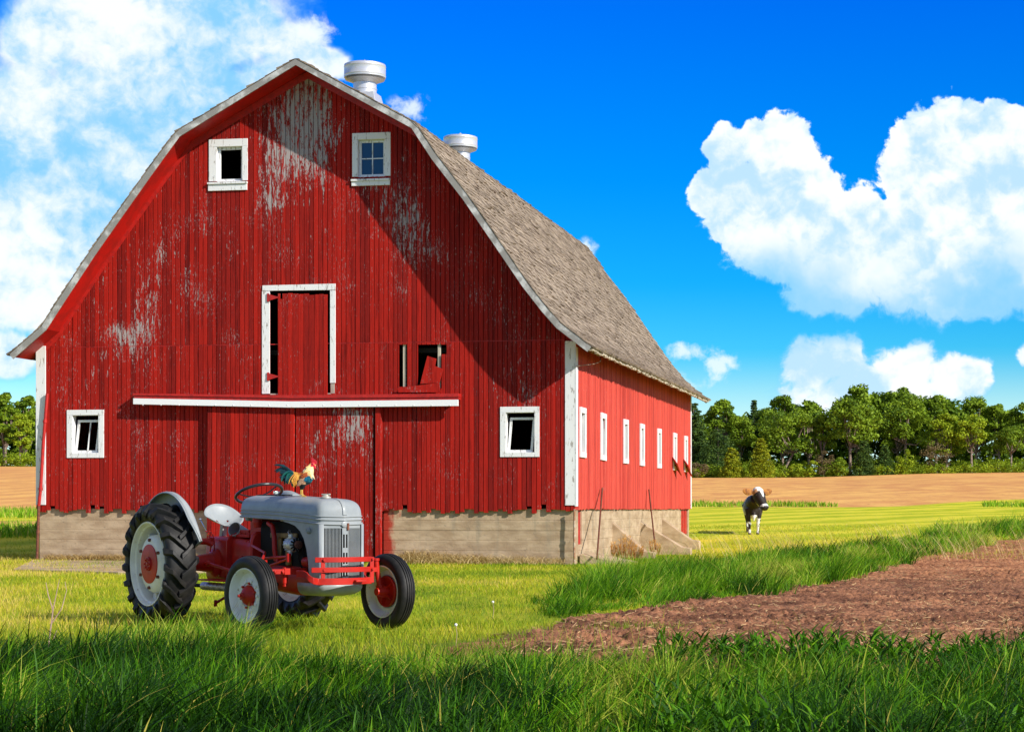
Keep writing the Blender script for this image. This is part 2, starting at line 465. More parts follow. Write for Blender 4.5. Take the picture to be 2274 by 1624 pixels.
def build_ground():
    nr, nc = 560, 560
    t = np.linspace(0, 1, nr); yy = -25 + 10 * np.exp(t * math.log(95)) * 1.0 - 5
    s = np.linspace(-1, 1, nc); bb = .33 * s + .9 * s ** 3 + .02
    Y, B = np.meshgrid(yy, bb, indexing='ij'); X = B * (Y + 34)
    Zz = H(X, Y)
    z1 = ((Y > 56) & (Y < 116 + 6 * (vnoise(X * .05, Y * 0, 3) - .5) - np.where(X / np.maximum(Y, 1) < -.2, 55, 0)))
    ed = np.where(X / np.maximum(Y, 1) < -.2, 62, 114 + 16 * sm(.12, .22, X / np.maximum(Y, 1))) + 5 * (vnoise(X * .08, Y * 0, 3) - .5)
    far = sm(-2, 1, Y - ed) * (1 - sm(-3, 1, Y - 322))
    # left: strip of green between two brown strips
    L = (X / np.maximum(Y, 1) < -.2)
    far = np.where(L, far * (1 - sm(0, 4, Y - 74) * (1 - sm(0, 4, Y - 88))), far)
    hay = sm(42, 55, Y) * (1 - far)
    so = inpoly(X, Y, SOIL).astype(float)
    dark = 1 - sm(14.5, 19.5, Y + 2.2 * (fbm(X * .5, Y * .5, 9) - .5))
    co = np.stack([X, Y, Zz - so * .03], -1).reshape(-1, 3)
    i = np.arange(nr * nc).reshape(nr, nc)
    q = np.stack([i[:-1, :-1], i[:-1, 1:], i[1:, 1:], i[1:, :-1]], -1).reshape(-1, 4)
    m, nb, b, out = newmat('ground')
    tc = nb.new('ShaderNodeTexCoord').outputs['Object']
    n1 = nb.noise(nb.mapv(tc, (1, .5, 1)), 1.1, 6, .6); n2 = nb.noise(tc, 14, 4, .65)
    lawn = nb.mix(nb.step(nb.m('ADD', nb.m('MULTIPLY', n1, .6), nb.m('MULTIPLY', n2, .4)), .38, .62), (.17, .25, .012), (.44, .42, .03))
    # mown rows
    sx, sy, sz = nb.sep(tc)
    row = nb.m('ADD', nb.m('SUBTRACT', sy, nb.m('MULTIPLY', sx, 1.5)), nb.m('MULTIPLY', nb.noise(tc, .045, 3), 22))
    w = nb.m('SINE', nb.m('MULTIPLY', row, 1.0))
    hayc = nb.mix(nb.step(nb.m('ADD', nb.m('MULTIPLY', w, .16), nb.m('ADD', nb.m('MULTIPLY', nb.noise(nb.mapv(tc, (.8, .5, 1)), 1.2, 7, .72), 1.0), nb.m('MULTIPLY', n2, .3))), .42, .85), (.36, .42, .008), (.68, .60, .040))
    fr = nb.noise(nb.mapv(tc, (.30, .10, 1)), 1.0, 8, .68)
    row2 = nb.m('SINE', nb.m('MULTIPLY', nb.m('ADD', nb.m('SUBTRACT', sx, nb.m('MULTIPLY', sy, .12)), nb.m('MULTIPLY', nb.noise(tc, .012, 2), 60)), 1.6))
    farc = nb.mix(nb.step(nb.m('ADD', nb.m('ADD', fr, nb.m('MULTIPLY', row2, .07)), nb.m('MULTIPLY', nb.noise(tc, .02, 3), .5)), .55, 1.0), (.62, .28, .095), (.80, .45, .13))
    farc = nb.mix(nb.step(nb.noise(nb.mapv(tc, (1.2, .25, 1)), 1.6, 6, .75), .52, .74), farc, (.46, .20, .08))
    soilc = (.20, .09, .065)
    c = nb.mix(nb.attr('hay'), lawn, hayc); c = nb.mix(nb.attr('far'), c, farc)
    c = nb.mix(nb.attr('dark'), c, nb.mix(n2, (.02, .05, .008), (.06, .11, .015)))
    c = nb.mix(nb.attr('soil'), c, soilc)
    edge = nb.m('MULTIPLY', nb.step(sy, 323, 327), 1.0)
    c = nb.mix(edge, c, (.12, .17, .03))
    nb.put(b.inputs['Base Color'], c); b.inputs['Roughness'].default_value = .95; b.inputs['Specular IOR Level'].default_value = .1
    bump(nb, b, nb.noise(tc, 9, 5, .7), .6, .08)
    o = tri_mesh('ground', co, q, m, attrs={'hay': hay.ravel(), 'far': far.ravel(), 'soil': so.ravel(), 'dark': dark.ravel()}, smooth=True)
    tag(o, kind='structure')
build_ground()

def build_soil():
    nr, nc = 760, 900
    yy = 13.2 * np.exp(np.linspace(0, 1, nr) * math.log(75 / 13.2)); bb = np.linspace(-.10, .42, nc)
    Y, B = np.meshgrid(yy, bb, indexing='ij'); X = B * Y
    base = H(X, Y)
    big = fbm(X * .9, Y * .9, 41) - .5 + .5 * (vnoise(X * .25 + 9, (Y - X * .35) * 1.3, 43) - .5)
    cl = np.abs(fbm(X * 6.5, Y * 6.5, 51, 4, .6) - .5) * 2
    cl2 = fbm(X * 17, Y * 17, 57, 3, .6) - .5
    rough = np.clip(.35 + (fbm(X * .5, Y * .5, 77) - .3) * 1.5, .2, 1)
    Zz = base + .015 + big * .07 + (cl * .10 - .025) * rough + cl2 * .055
    fade = sm(-.085, .0, B); Zz = base - .012 + (Zz - base + .012) * (.25 + .75 * fade)
    keep = soil_mask(X, Y)
    # sink the margin under the turf
    co = np.stack([X, Y, Zz], -1).reshape(-1, 3)
    i = np.arange(nr * nc).reshape(nr, nc)
    k = keep[:-1, :-1] & keep[1:, 1:] & keep[1:, :-1] & keep[:-1, 1:]
    q = np.stack([i[:-1, :-1], i[:-1, 1:], i[1:, 1:], i[1:, :-1]], -1)[k]
    used = np.unique(q); remap = np.full(nr * nc, -1); remap[used] = np.arange(len(used))
    m, nb, b, out = newmat('ploughed_soil')
    tc = nb.new('ShaderNodeTexCoord').outputs['Object']
    f = nb.step(nb.m('ADD', nb.m('MULTIPLY', nb.noise(tc, 1.2, 5), .5), nb.m('MULTIPLY', nb.noise(tc, 26, 5, .7), .5)), .38, .64)
    c = nb.mix(f, (.105, .042, .024), (.46, .205, .105))
    c = nb.mix(nb.step(nb.noise(nb.mapv(tc, (1, 3, 1)), 16, 5, .7), .60, .68), c, (.50, .28, .15))
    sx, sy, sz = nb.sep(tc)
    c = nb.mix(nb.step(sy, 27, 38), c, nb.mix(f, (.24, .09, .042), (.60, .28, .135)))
    c = nb.mix(nb.m('MULTIPLY', nb.step(nb.noise(nb.mapv(tc, (.5, 1.4, 1)), 1.0, 5, .65), .48, .66), .55), c, nb.vm('MULTIPLY', c, (.50, .46, .46)))
    nb.put(b.inputs['Base Color'], c); b.inputs['Roughness'].default_value = .95; b.inputs['Specular IOR Level'].default_value = .12
    bump(nb, b, nb.noise(tc, 40, 5, .7), .7, .03)
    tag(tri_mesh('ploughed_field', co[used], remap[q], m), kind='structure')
    # stalks and chaff left by the last crop
    rs = np.random.default_rng(5); N = 16000
    y = 15 * np.exp(rs.random(N) * math.log(5)); x = (rs.random(N) * .36 - .06) * y
    ok = soil_mask(x, y) & (rs.random(N) < -.05 + fbm(x * .7, y * .7, 61)); x = x[ok]; y = y[ok]; n = len(x)
    z = H(x, y) + .015 + (fbm(x * .9, y * .9, 41) - .5) * .07 + (np.abs(fbm(x * 6.5, y * 6.5, 51, 4, .6) - .5) * 2 * .10 - .025) * np.clip(.35 + (fbm(x * .5, y * .5, 77) - .3) * 1.5, .2, 1) + .012
    L = rs.uniform(.012, .06, n) * np.where(rs.random(n) < .06, 2, 1); w = rs.uniform(.003, .007, n); a = rs.random(n) * math.pi; e = rs.normal(0, .3, n)
    d = np.stack([np.cos(a) * np.cos(e), np.sin(a) * np.cos(e), np.sin(e)], -1) * L[:, None]
    s = np.stack([-np.sin(a), np.cos(a), 0 * a], -1) * w[:, None]; up = np.array([0, 0, 1]) * w[:, None] * 1.2
    c0 = np.stack([x, y, z], -1)
    V = np.stack([c0 - d - s, c0 - d + s, c0 - d + up, c0 + d - s, c0 + d + s, c0 + d + up], 1).reshape(-1, 3)
    base = np.arange(n)[:, None, None] * 6
    T = (np.array([[0, 1, 4], [0, 4, 3], [1, 2, 5], [1, 5, 4], [2, 0, 3], [2, 3, 5]])[None] + base).reshape(-1, 3)
    mt, nb, b, out = newmat('straw'); nb.put(b.inputs['Base Color'], nb.mix(nb.attr('tone'), (.16, .07, .04), (.60, .38, .18))); b.inputs['Roughness'].default_value = .8
    tag(tri_mesh('crop_stubble', V, T, mt, attrs={'tone': np.repeat(rs.random(n), 6)}), 'dry maize stalks and chaff scattered over the ploughed soil', 'crop residue', kind='stuff')
build_soil()
# ------------------------------------------------------------------ barn
TH = R(-9.7)
BC = Vector(((1277 - CX) / F * 40, 40.0, 0.0))
BARN = empty('barn', BC, TH, 'large weathered red gambrel barn with white trim and shingled roof', 'barn')
Binv = (Matrix.Translation(BC) @ Matrix.Rotation(TH, 4, 'Z')).inverted()
def loc_ray(px, py):
    o = Binv @ Vector((0, 0, HC)); d = (Binv.to_3x3() @ Vector(((px - CX) / F, 1, (HY - py) / F)))
    return o, d
def fp(px, py, yl=0.0):
    o, d = loc_ray(px, py); t = (yl - o.y) / d.y; p = o + d * t; return (p.x, p.z)
def sp(px, py, xl=0.0):
    o, d = loc_ray(px, py); t = (xl - o.x) / d.x; p = o + d * t; return (p.y, p.z)
WL = fp(83, 1127)[0]; LEN = 18.3; ZF = HC; OH = .75; BO = .6
# gable outline measured on the plane of the rake boards
left_px = [(22, 786), (93, 724), (133, 662), (200, 560), (266, 466), (329, 377), (391, 293)]
right_px = [(922, 273), (971, 346), (1040, 435), (1108, 534), (1172, 628), (1215, 683), (1245, 717), (1313, 769)]
PROF = [fp(x, y, -OH) for x, y in left_px] + [fp(657, 131, -OH)] + [fp(x, y, -OH) for x, y in right_px]
AP = len(left_px)
PX = np.array([p[0] for p in PROF]); PZ = np.array([p[1] for p in PROF])
def zroof(x): return float(np.interp(x, PX, PZ))
rnd = random.Random(3)

def board_wall(mb, place, u0, u1, zbot, ztop, holes=(), seams=(), bw=.102, peel=lambda u, z: .3, seg=.30, ragged=.0, gap=.010, dep=.022, jit=.007):
    n = max(1, round((u1 - u0) / bw)); w = (u1 - u0) / n
    cuts = sorted({round(h[0], 4) for h in holes} | {round(h[1], 4) for h in holes})
    for i in range(n):
        a, b = u0 + i * w, u0 + (i + 1) * w
        xs = [a] + [c for c in cuts if a + .004 < c < b - .004] + [b]
        tone = rnd.random(); off = rnd.uniform(0, jit); rb = zbot + (rnd.uniform(-ragged, ragged * .4) if ragged else 0)
        if ragged and rnd.random() < .12: rb += ragged * 1.2
        tones = [rnd.random() for _ in range(len(seams) + 1)]
        for j in range(len(xs) - 1):
            p, q = xs[j], xs[j + 1]; mid = (p + q) / 2
            iv = [(rb, None)]
            levels = [rb]; top = (ztop(p), ztop(q)); tm = min(top)
            blocks = [(h[2], h[3]) for h in holes if h[0] - 1e-3 <= mid <= h[1] + 1e-3]
            segs = [(rb, tm)]
            for (c0, c1) in blocks:
                ns = []
                for (s0, s1) in segs:
                    if c1 <= s0 or c0 >= s1: ns.append((s0, s1)); continue
                    if c0 > s0: ns.append((s0, c0))
                    if c1 < s1: ns.append((c1, s1))
                segs = ns
            for sv in seams:
                ns = []
                for (s0, s1) in segs:
                    if s0 + .02 < sv < s1 - .02: ns += [(s0, sv - .006), (sv + .006, s1)]
                    else: ns.append((s0, s1))
                segs = ns
            for (s0, s1) in segs:
                if s1 - s0 < .01: continue
                tn = tones[sum(1 for sv in seams if s0 > sv)] * .6 + tone * .4
                k = max(1, int((s1 - s0) / seg)); zs = [s0 + (s1 - s0) * t / k for t in range(k + 1)]
                ga = gap if j == 0 else 0; gb = gap if j == len(xs) - 2 else 0
                vs = []; pv = []
                istop = abs(s1 - tm) < 1e-6
                for t, z in enumerate(zs):
                    zp, zq = (top if (istop and t == k) else (z, z))
                    for (u, d, zz) in ((p, 0, zp), (p + ga, dep + off, zp), (q - gb, dep + off, zq), (q, 0, zq)):
                        vs.append(place(u, d, zz)); pv.append(peel(u, zz))
                fs = []
                for t in range(k):
                    for c in range(3):
                        e = t * 4 + c; fs.append((e, e + 1, e + 5, e + 4))
                fs.append((0, 3, 2, 1)); e = k * 4; fs.append((e, e + 1, e + 2, e + 3))
                mb.add(vs, fs, None, tone=tn, peel=pv)

def blob(u, z, c, r, w=1.0):
    return w * max(0.0, 1 - math.hypot((u - c[0]) / r[0], (z - c[1]) / r[1]))
def pk(px, py, rx, ry, w=1.0):
    c = fp(px, py); return (c, (rx / 105, ry / 105), w)
PEEL = [pk(665, 250, 130, 170, 1.35), pk(600, 370, 60, 120, .9), pk(690, 320, 90, 150, 1.0), pk(905, 500, 70, 170, 1.15), pk(830, 430, 70, 90, .5), pk(330, 690, 50, 120, .85), pk(210, 840, 40, 60, .5), pk(420, 640, 40, 90, .45), pk(520, 560, 40, 70, .4), pk(275, 742, 70, 45, 1.4),
        pk(355, 570, 60, 70, .8), pk(450, 490, 40, 40, .8), pk(790, 950, 80, 80, 1.2), pk(560, 960, 60, 130, .35), pk(600, 455, 60, 50, 1.0),
        pk(1010, 600, 80, 90, .5), pk(950, 560, 60, 70, .6), pk(1180, 900, 60, 120, .55), pk(700, 1000, 60, 90, .5), pk(300, 780, 130, 60, .35), pk(170, 900, 60, 160, .4), pk(1100, 660, 90, 90, .3), pk(1130, 850, 90, 90, .35)]
def front_peel(u, z):
    v = .40 + .30 * (float(fbm(u * .9, z * .5, 71)) - .5)
    for c, r, w in PEEL: v += .55 * blob(u, z, c, r, w)
    return min(v, 1.05)

def hole(px0, py0, px1, py1, yl=0.0):
    a = fp(px0, py0, yl); b = fp(px1, py1, yl); return (a[0], b[0], b[1], a[1])
H_UL = hole(481, 324, 540, 404); H_UR = hole(794, 309, 855, 392); H_LL = hole(161, 921, 221, 1006); H_LR = hole(1122, 914, 1188, 1004)
H_LOFT = hole(600, 646, 734, 874); H_B1 = hole(886, 765, 905, 858); H_B2 = hole(928, 765, 981, 862); H_B3 = hole(981, 765, 992, 786)
DX0, DX1 = fp(462, 1000)[0], fp(846, 1000)[0]; DTOP = fp(600, 885)[1]
H_DOOR = (DX0 + .05, DX1 - .05, -1, DTOP)
holes = [H_UL, H_UR, H_LL, H_LR, H_LOFT, H_B1, H_B2, H_B3, H_DOOR]
seam = fp(600, 764)[1]
mb = MB()
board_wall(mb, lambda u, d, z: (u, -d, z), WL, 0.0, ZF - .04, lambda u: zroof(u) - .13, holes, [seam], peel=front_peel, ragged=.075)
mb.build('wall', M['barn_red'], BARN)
M['butt2'] = mat('bare_stud', (.46, .40, .31), .85, col2=(.60, .52, .40), scale=8, stretch=(1, 1, .2))
# loose battens and studs seen in the gaps
mb = MB()
for (px, w) in ((897, .06), (974, .06)):
    mb = MB(); u = fp(px, 800, .1)[0]; mb.box(u, u + w, .012, .09, fp(px, 875)[1], fp(px, 760)[1])
    mb.build('stud', M['butt2'], BARN, bevel=.004)
mb = MB(); u0, zz = fp(272, seam and 766)
mb.box(WL + .19, fp(1252, 766)[0], -.020, -.002, seam - .012, seam + .006)
mb.build('seam_strip', M['red_plain'], BARN)

# other walls
def side_peel(u, z): return .16 + .25 * (float(fbm(u * .7, z * .5, 81)) - .5)
zside = zroof(0.0) - .10
def sw(px, top, bot):
    a = sp(px, top); b = sp(px, bot); return a
SW = [(1283.5, 1298), (1329, 1344), (1380, 1393.5), (1417, 1429), (1456, 1466.5), (1491, 1501), (1516, 1525)]
swz1 = sp(1290, 904)[1]; swz0 = sp(1290, 1015)[1]
side_holes = []
SWIN = []
for a, b in SW:
    ya = sp(a, 1000)[0]; yb = sp(b, 1000)[0]; yc = (ya + yb) / 2; hw = .33
    if yc + hw > LEN - .2: yc = LEN - .2 - hw
    SWIN.append((yc, hw)); side_holes.append((yc - hw + .11, yc + hw - .11, swz0 + .13, swz1 - .13))
ys = sp(1444, 900)[0]
mb = MB()
hatch = [(sp(1279, 1150)[0] + .03, sp(1296, 1150)[0], -1, sp(1290, 1117)[1]), (sp(1515, 1150)[0], LEN - .25, -1, sp(1520, 1122)[1] + .02)]
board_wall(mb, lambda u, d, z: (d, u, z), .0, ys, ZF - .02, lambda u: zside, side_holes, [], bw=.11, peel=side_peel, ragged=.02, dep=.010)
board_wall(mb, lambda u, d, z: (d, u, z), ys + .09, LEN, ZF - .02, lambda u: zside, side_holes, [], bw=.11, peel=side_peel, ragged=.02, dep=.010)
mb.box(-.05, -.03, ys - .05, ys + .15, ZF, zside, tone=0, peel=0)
mb.build('wall', M['barn_side_sunlit'], BARN)
mb = MB()
board_wall(mb, lambda u, d, z: (WL - d, LEN - u, z), 0, LEN, ZF - .02, lambda u: zroof(WL) - .1, [], [], bw=.2, peel=side_peel)
mb.build('wall', M['barn_red'], BARN)
mb = MB()
board_wall(mb, lambda u, d, z: (-u, LEN + d, z), 0, -WL, ZF - .02, lambda u: zroof(-u) - .12, [], [], bw=.2, peel=side_peel, seg=1)
mb.build('wall', M['barn_red'], BARN)
# loft floor keeps the inside dark
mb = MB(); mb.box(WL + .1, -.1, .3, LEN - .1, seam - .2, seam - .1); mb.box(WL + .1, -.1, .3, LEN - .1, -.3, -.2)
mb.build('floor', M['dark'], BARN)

# foundation of board-marked concrete
def concrete_mat():
    m, nb, b, out = newmat('concrete')
    tc = nb.new('ShaderNodeTexCoord').outputs['Object']
    n = nb.noise(nb.mapv(tc, (1, 1, 3)), 1.6, 6, .6); n2 = nb.noise(tc, 18, 5, .7)
    c = nb.mix(nb.step(n, .35, .65), (.35, .245, .150), (.50, .375, .245))
    c = nb.mix(nb.step(n2, .60, .70), c, (.24, .19, .13))
    c = nb.mix(nb.m('MULTIPLY', nb.step(nb.noise(nb.mapv(tc, (2.2, 2.2, .3)), 2, 4), .55, .72), .5), c, (.26, .22, .16))
    red = nb.attr('peel'); sn = nb.noise(nb.mapv(tc, (3, 3, 1.5)), 3, 5)
    c = nb.mix(nb.step(nb.m('ADD', red, nb.m('MULTIPLY', nb.m('SUBTRACT', sn, .5), .8)), .35, .75), c, (.36, .035, .02))
    nb.put(b.inputs['Base Color'], c); b.inputs['Roughness'].default_value = .9; b.inputs['Specular IOR Level'].default_value = .2
    bump(nb, b, nb.m('ADD', nb.noise(tc, 30, 5, .7), nb.m('MULTIPLY', nb.noise(tc, 5, 3), 2)), .5, .012)
    return m
M['concrete'] = concrete_mat()
def courses(mb, place, u0, u1, z0, z1, stain=None, thick=.35, skip=()):
    z = z0; k = 0
    while z < z1 - .01:
        h = min(.21, z1 - z)
        if z1 - z - h < .06: h = z1 - z
        off = rnd.uniform(0, .012); n = max(1, int((u1 - u0) / .25)); vs = []; pv = []
        c = .006
        for i in range(n + 1):
            u = u0 + (u1 - u0) * i / n
            for (d, zz) in ((off, z + .0), (off + c, z + c * 1.3), (off + c + rnd.uniform(0, .003), z + h - c * 1.3), (off, z + h), (-thick, z + h), (-thick, z)):
                vs.append(place(u, d, zz)); pv.append(stain(u, zz) if stain else 0)
        fs = []
        for i in range(n):
            for j in range(6):
                a = i * 6 + j; bq = i * 6 + (j + 1) % 6; fs.append((a, bq, bq + 6, a + 6))
        fs.append(tuple(range(5, -1, -1))); fs.append(tuple(n * 6 + j for j in range(6)))
        mb.add(vs, fs, None, peel=pv, tone=0); z += h; k += 1
xr = fp(848, 1127)[0]; xl = fp(462, 1127)[0]
def st_front(u, z): return max(0, .95 - (u - xr) / .55) if u > xr - .05 else 0.0
def st_top(u, z): return .42 if z > ZF - .06 else 0.0
mb = MB()
courses(mb, lambda u, d, z: (u, .06 - d, z), WL + .03, xl, -.35, ZF - .01, st_top)
mb.build('foundation', M['concrete'], BARN)
mb = MB()
courses(mb, lambda u, d, z: (u, .06 - d, z), xr + .02, -.02, -.35, ZF - .01, lambda u, z: max(st_front(u, z), st_top(u, z)))
mb.build('foundation', M['concrete'], BARN)
mb = MB()
courses(mb, lambda u, d, z: (-.06 + d, u, z), hatch[0][1], hatch[1][0], -.35, ZF - .01, st_top)
courses(mb, lambda u, d, z: (-.06 + d, u, z), .42, hatch[0][0], -.35, ZF - .01)
courses(mb, lambda u, d, z: (-.06 + d, u, z), hatch[0][0], hatch[0][1], -.35, sp(1290, 1208)[1])
courses(mb, lambda u, d, z: (-.06 + d, u, z), hatch[1][1], LEN - .02, -.35, ZF - .01)
mb.box(WL + .03, WL + .35, .5, LEN, -.3, ZF - .01, peel=0); mb.box(WL + .36, -.42, LEN - .4, LEN - .02, -.3, ZF - .01, peel=0)
mb.build('foundation', M['concrete'], BARN)
for h in hatch:
    mb = MB(); mb.box(-.12, -.08, h[0] + .002, h[1] - .002, sp(1290, 1208)[1] + .003, h[3] if h[3] < ZF else ZF)
    w = (h[1] - h[0]) / 3
    for k in range(1, 3): mb.box(-.078, -.070, h[0] + k * w, h[0] + k * w + .02, sp(1290, 1205)[1], ZF - .01)
    mb.build('hatch', M['red_plain'], BARN)
# fins bracing the side wall
for (pa, ptop, pb, pbot) in ((1364, 1158, 1430, 1222), (1426, 1157, 1513, 1213), (1474, 1150, 1534, 1197)):
    y, z = sp(pa, ptop)
    o, d = loc_ray(pb, pbot); t = (y - o.y) / d.y; q = o + d * t
    th = .32; z2 = max(q.z, -.1)
    mb = MB(); mb.prism([(-.06, -.4), (q.x + .25, -.4), (q.x + .22, z2 - .03), (q.x, z2), (-.06, z)], 1, y, y + th, peel=0, tone=0)
    mb.build('buttress', M['concrete'], BARN, bevel=.02)
# kerb running out from the corner
a = sp(1281, 1235, .02); mb = MB()
kx = [loc_ray(1372, 1250), loc_ray(1281, 1262)]
mb.prism([(.03, -.3), (1.02, -.3), (1.0, .02), (.03, .22)], 1, .30, 1.9, peel=0, tone=0)
mb.build('kerb', M['concrete'], BARN, bevel=.015)

# corner boards
def trim(name, boxes, m='white_wood', bev=.004, parent=BARN, **kw):
    mb = MB()
    for b in boxes: mb.box(*b)
    o = mb.build(name, M[m], parent, bevel=bev)
    return o
zc1 = fp(1265, 757)[1]; zc0 = fp(1265, 1121)[1]
trim('corner_board', [(fp(1255, 900)[0], .02, -.045, -.002, zc0, zc1), (-.005, .03, -.045, .16, zc0 - .02, zc1 - .12)])
zl1 = fp(92, 768)[1]; zl0 = fp(92, 1120)[1]
trim('corner_board', [(WL - .015, fp(103, 900)[0], -.045, -.002, zl0, zl1)])
trim('corner_board', [(-.01, .03, LEN - .1, LEN + .03, ZF - .02, zside - .1)])

# windows of the gable
def win(outer, inner, sill=None, sash=None, name='window', reveal=.14, tilt=0):
    (ax, az), (bx, bz) = fp(outer[0], outer[3]), fp(outer[2], outer[1])
    (cx, cz), (dx, dz) = fp(inner[0], inner[3]), fp(inner[2], inner[1])
    w = empty(name, ((ax + bx) / 2, 0, az)); w.parent = BARN; X0 = (ax + bx) / 2; Z0 = az
    mb = MB(); f = -.045
    mb.box(ax - X0, bx - X0, f, -.018, dz - Z0, bz - Z0)          # head
    mb.box(ax - X0, cx - X0, f + .002, -.018, (az if sill is None else cz) - Z0 - 0, dz - Z0 - .001)
    mb.box(dx - X0, bx - X0, f + .002, -.018, (az if sill is None else cz) - Z0 - 0, dz - Z0 - .001)
    if sill is None: mb.box(cx - X0 + .001, dx - X0 - .001, f, -.018, az - Z0, cz - Z0)
    # reveal lining
    mb.box(cx - X0 - .012, cx - X0 + .006, -.018, reveal, cz - Z0, dz - Z0); mb.box(dx - X0 - .006, dx - X0 + .012, -.018, reveal, cz - Z0, dz - Z0)
    mb.box(cx - X0 + .006, dx - X0 - .006, -.018, reveal, cz - Z0 - .012, cz - Z0 + .004); mb.box(cx - X0 + .006, dx - X0 - .006, -.018, reveal, dz - Z0 - .004, dz - Z0 + .012)
    mb.build('frame', M['white_wood'], w, bevel=.004)
    if sill is not None:
        s0 = fp(sill[0], sill[3]); s1 = fp(sill[2], sill[1])
        mb = MB(); mb.box(s0[0] - X0, s1[0] - X0, -.09, -.018, s1[1] - Z0 - .04, s1[1] - Z0 + .002); mb.box(s0[0] - X0 + .01, s1[0] - X0 - .01, -.06, -.018, s0[1] - Z0, s1[1] - Z0 - .042)
        mb.build('sill', M['white_wood'], w, bevel=.004)
    if sash:
        x0, x1, z0, z1 = cx - X0 + .008, dx - X0 - .008, cz - Z0 + .006, dz - Z0 - .006
        k = tilt
        mb = MB(); b = .05; y0, y1 = .055, .09
        def q(xa, xb, za, zb, off=0):
            sk = lambda z: k * (z - z0) / (z1 - z0)
            sy = lambda z: (.05 * (z - z0) / (z1 - z0) if k else 0)
            vs = [(xa + sk(za), y0 + off + sy(za), za), (xb + sk(za), y0 + off + sy(za), za), (xb + sk(za), y1 + off + sy(za), za), (xa + sk(za), y1 + off + sy(za), za),
                  (xa + sk(zb), y0 + off + sy(zb), zb), (xb + sk(zb), y0 + off + sy(zb), zb), (xb + sk(zb), y1 + off + sy(zb), zb), (xa + sk(zb), y1 + off + sy(zb), zb)]
            mb.add(vs, [(0, 3, 2, 1), (4, 5, 6, 7), (0, 1, 5, 4), (1, 2, 6, 5), (2, 3, 7, 6), (3, 0, 4, 7)])
        if k: z1 -= .09
        q(x0, x0 + b, z0, z1); q(x1 - b - (k if k else 0), x1 - (k if k else 0), z0, z1); q(x0 + b, x1 - b, z0, z0 + b, .001); q(x0 + b, x1 - b - k, z1 - b, z1, .001)
        if 'v' in sash: q((x0 + x1) / 2 - .011, (x0 + x1) / 2 + .011, z0 + b, z1 - b, .004)
        if 'h' in sash: q(x0 + b, x1 - b, (z0 + z1) / 2 - .011, (z0 + z1) / 2 + .011, .006)
        mb.build('sash', M['white_wood'], w, bevel=.003)
        if 'g' in sash:
            mb = MB(); mb.box(x0 + b - .005, x1 - b + .005, .075, .079, z0 + b - .005, z1 - b + .005); mb.build('glass', M['glass'], w)
    return w
tag(win((465, 308, 551, 404), (482, 325, 539, 403), (463, 404, 551, 425), 'f'), 'empty white framed window with no panes in the upper gable')
tag(win((783, 294, 868, 398), (795, 309, 855, 393), (781, 397, 868, 414), 'vhg'), 'white four pane window with glass in the upper gable')
tag(win((150, 909, 232, 1016), (162, 921, 220, 1005), None, 'fv', tilt=.06), 'white framed window with a skewed sash')
tag(win((1111, 902, 1198, 1014), (1124, 915, 1187, 1004), None, 'f', tilt=.05), 'white framed open window with a leaning sash')
# narrow windows of the long side
def side_win(y, hw, i):
    w = empty('window', (0, y, swz0)); w.parent = BARN; h = swz1 - swz0
    if i: w.rotation_euler = (R([0, -.8, .6, 0, .9, -.5, .4][i]), 0, 0)
    mb = MB(); t = .12
    mb.box(.012, .05, -hw, hw, h - t, h); mb.box(.012, .05, -hw, hw, 0, t); mb.box(.012, .048, -hw, -hw + t, t + .001, h - t - .001); mb.box(.012, .048, hw - t, hw, t + .001, h - t - .001)
    mb.box(-.14, .012, -hw + t - .02, -hw + t, t, h - t); mb.box(-.14, .012, hw - t, hw - t + .02, t, h - t); mb.box(-.14, .012, -hw + t, hw - t, h - t, h - t + .01)
    mb.build('frame', M['white_wood'], w, bevel=.004)
    if i in (0, 3, 5):
        mb = MB(); mb.box(-.08, -.05, -hw + t + .002, -hw + t + .05, t, h - t - .1); mb.box(-.08, -.05, -hw + t + .002, hw - t - .002, t, t + .06); mb.box(-.081, -.05, -hw + t + .002, hw - t - .002, h - t - .2, h - t - .12)
        mb.build('sash', M['grey_wood'], w, bevel=.003)
    return w
for i, (y, hw) in enumerate(SWIN): side_win(y, hw, i)
for y, hw in SWIN:
    mb = MB(); mb.box(-.32, -.30, y - .45, y + .45, swz0 - .1, swz1 + .1); mb.build('dark_backing', M['dark'], BARN)  # dark sheet added behind each window so the inside reads unlit
for i in (5, 6):
    y, hw = SWIN[i]; mb = MB(); Mx = Matrix.Translation((.07, y - .05, swz0 + .14)) @ Matrix.Rotation(R(-20), 4, 'X') @ Matrix.Rotation(R(-35), 4, 'Y')
    mb.box(-.012, .012, -.46, .46, -.17, .17, M=Mx); mb.build('fallen_shutter', M['red_plain'], BARN, bevel=.004)

# loft door
ld = empty('loft_door', (fp(583, 874)[0], 0, fp(583, 874)[1])); ld.parent = BARN; LX, LZ = ld.location.x, ld.location.z
def fr(px0, py0, px1, py1, y0, y1, mb):
    a = fp(px0, py1); b = fp(px1, py0); mb.box(a[0] - LX, b[0] - LX, y0, y1, a[1] - LZ, b[1] - LZ)
mb = MB()
a0, a1, b0, b1 = fp(584, 646), fp(746, 644), fp(746, 630), fp(584, 634)
mb.prism([(a0[0] - LX, a0[1] - LZ), (a1[0] - LX, a1[1] - LZ), (b0[0] - LX, b0[1] - LZ), (b1[0] - LX, b1[1] - LZ)], 1, -.05, -.016)
fr(583, 646.5, 600, 874, -.048, -.016, mb); fr(734, 645, 746, 850, -.048, -.016, mb)
mb.build('frame', M['white_wood'], ld, bevel=.004)
mb = MB(); fr(735, 850, 744, 873, -.03, .0, mb); fr(601, 872, 735, 876, -.03, .3, mb)
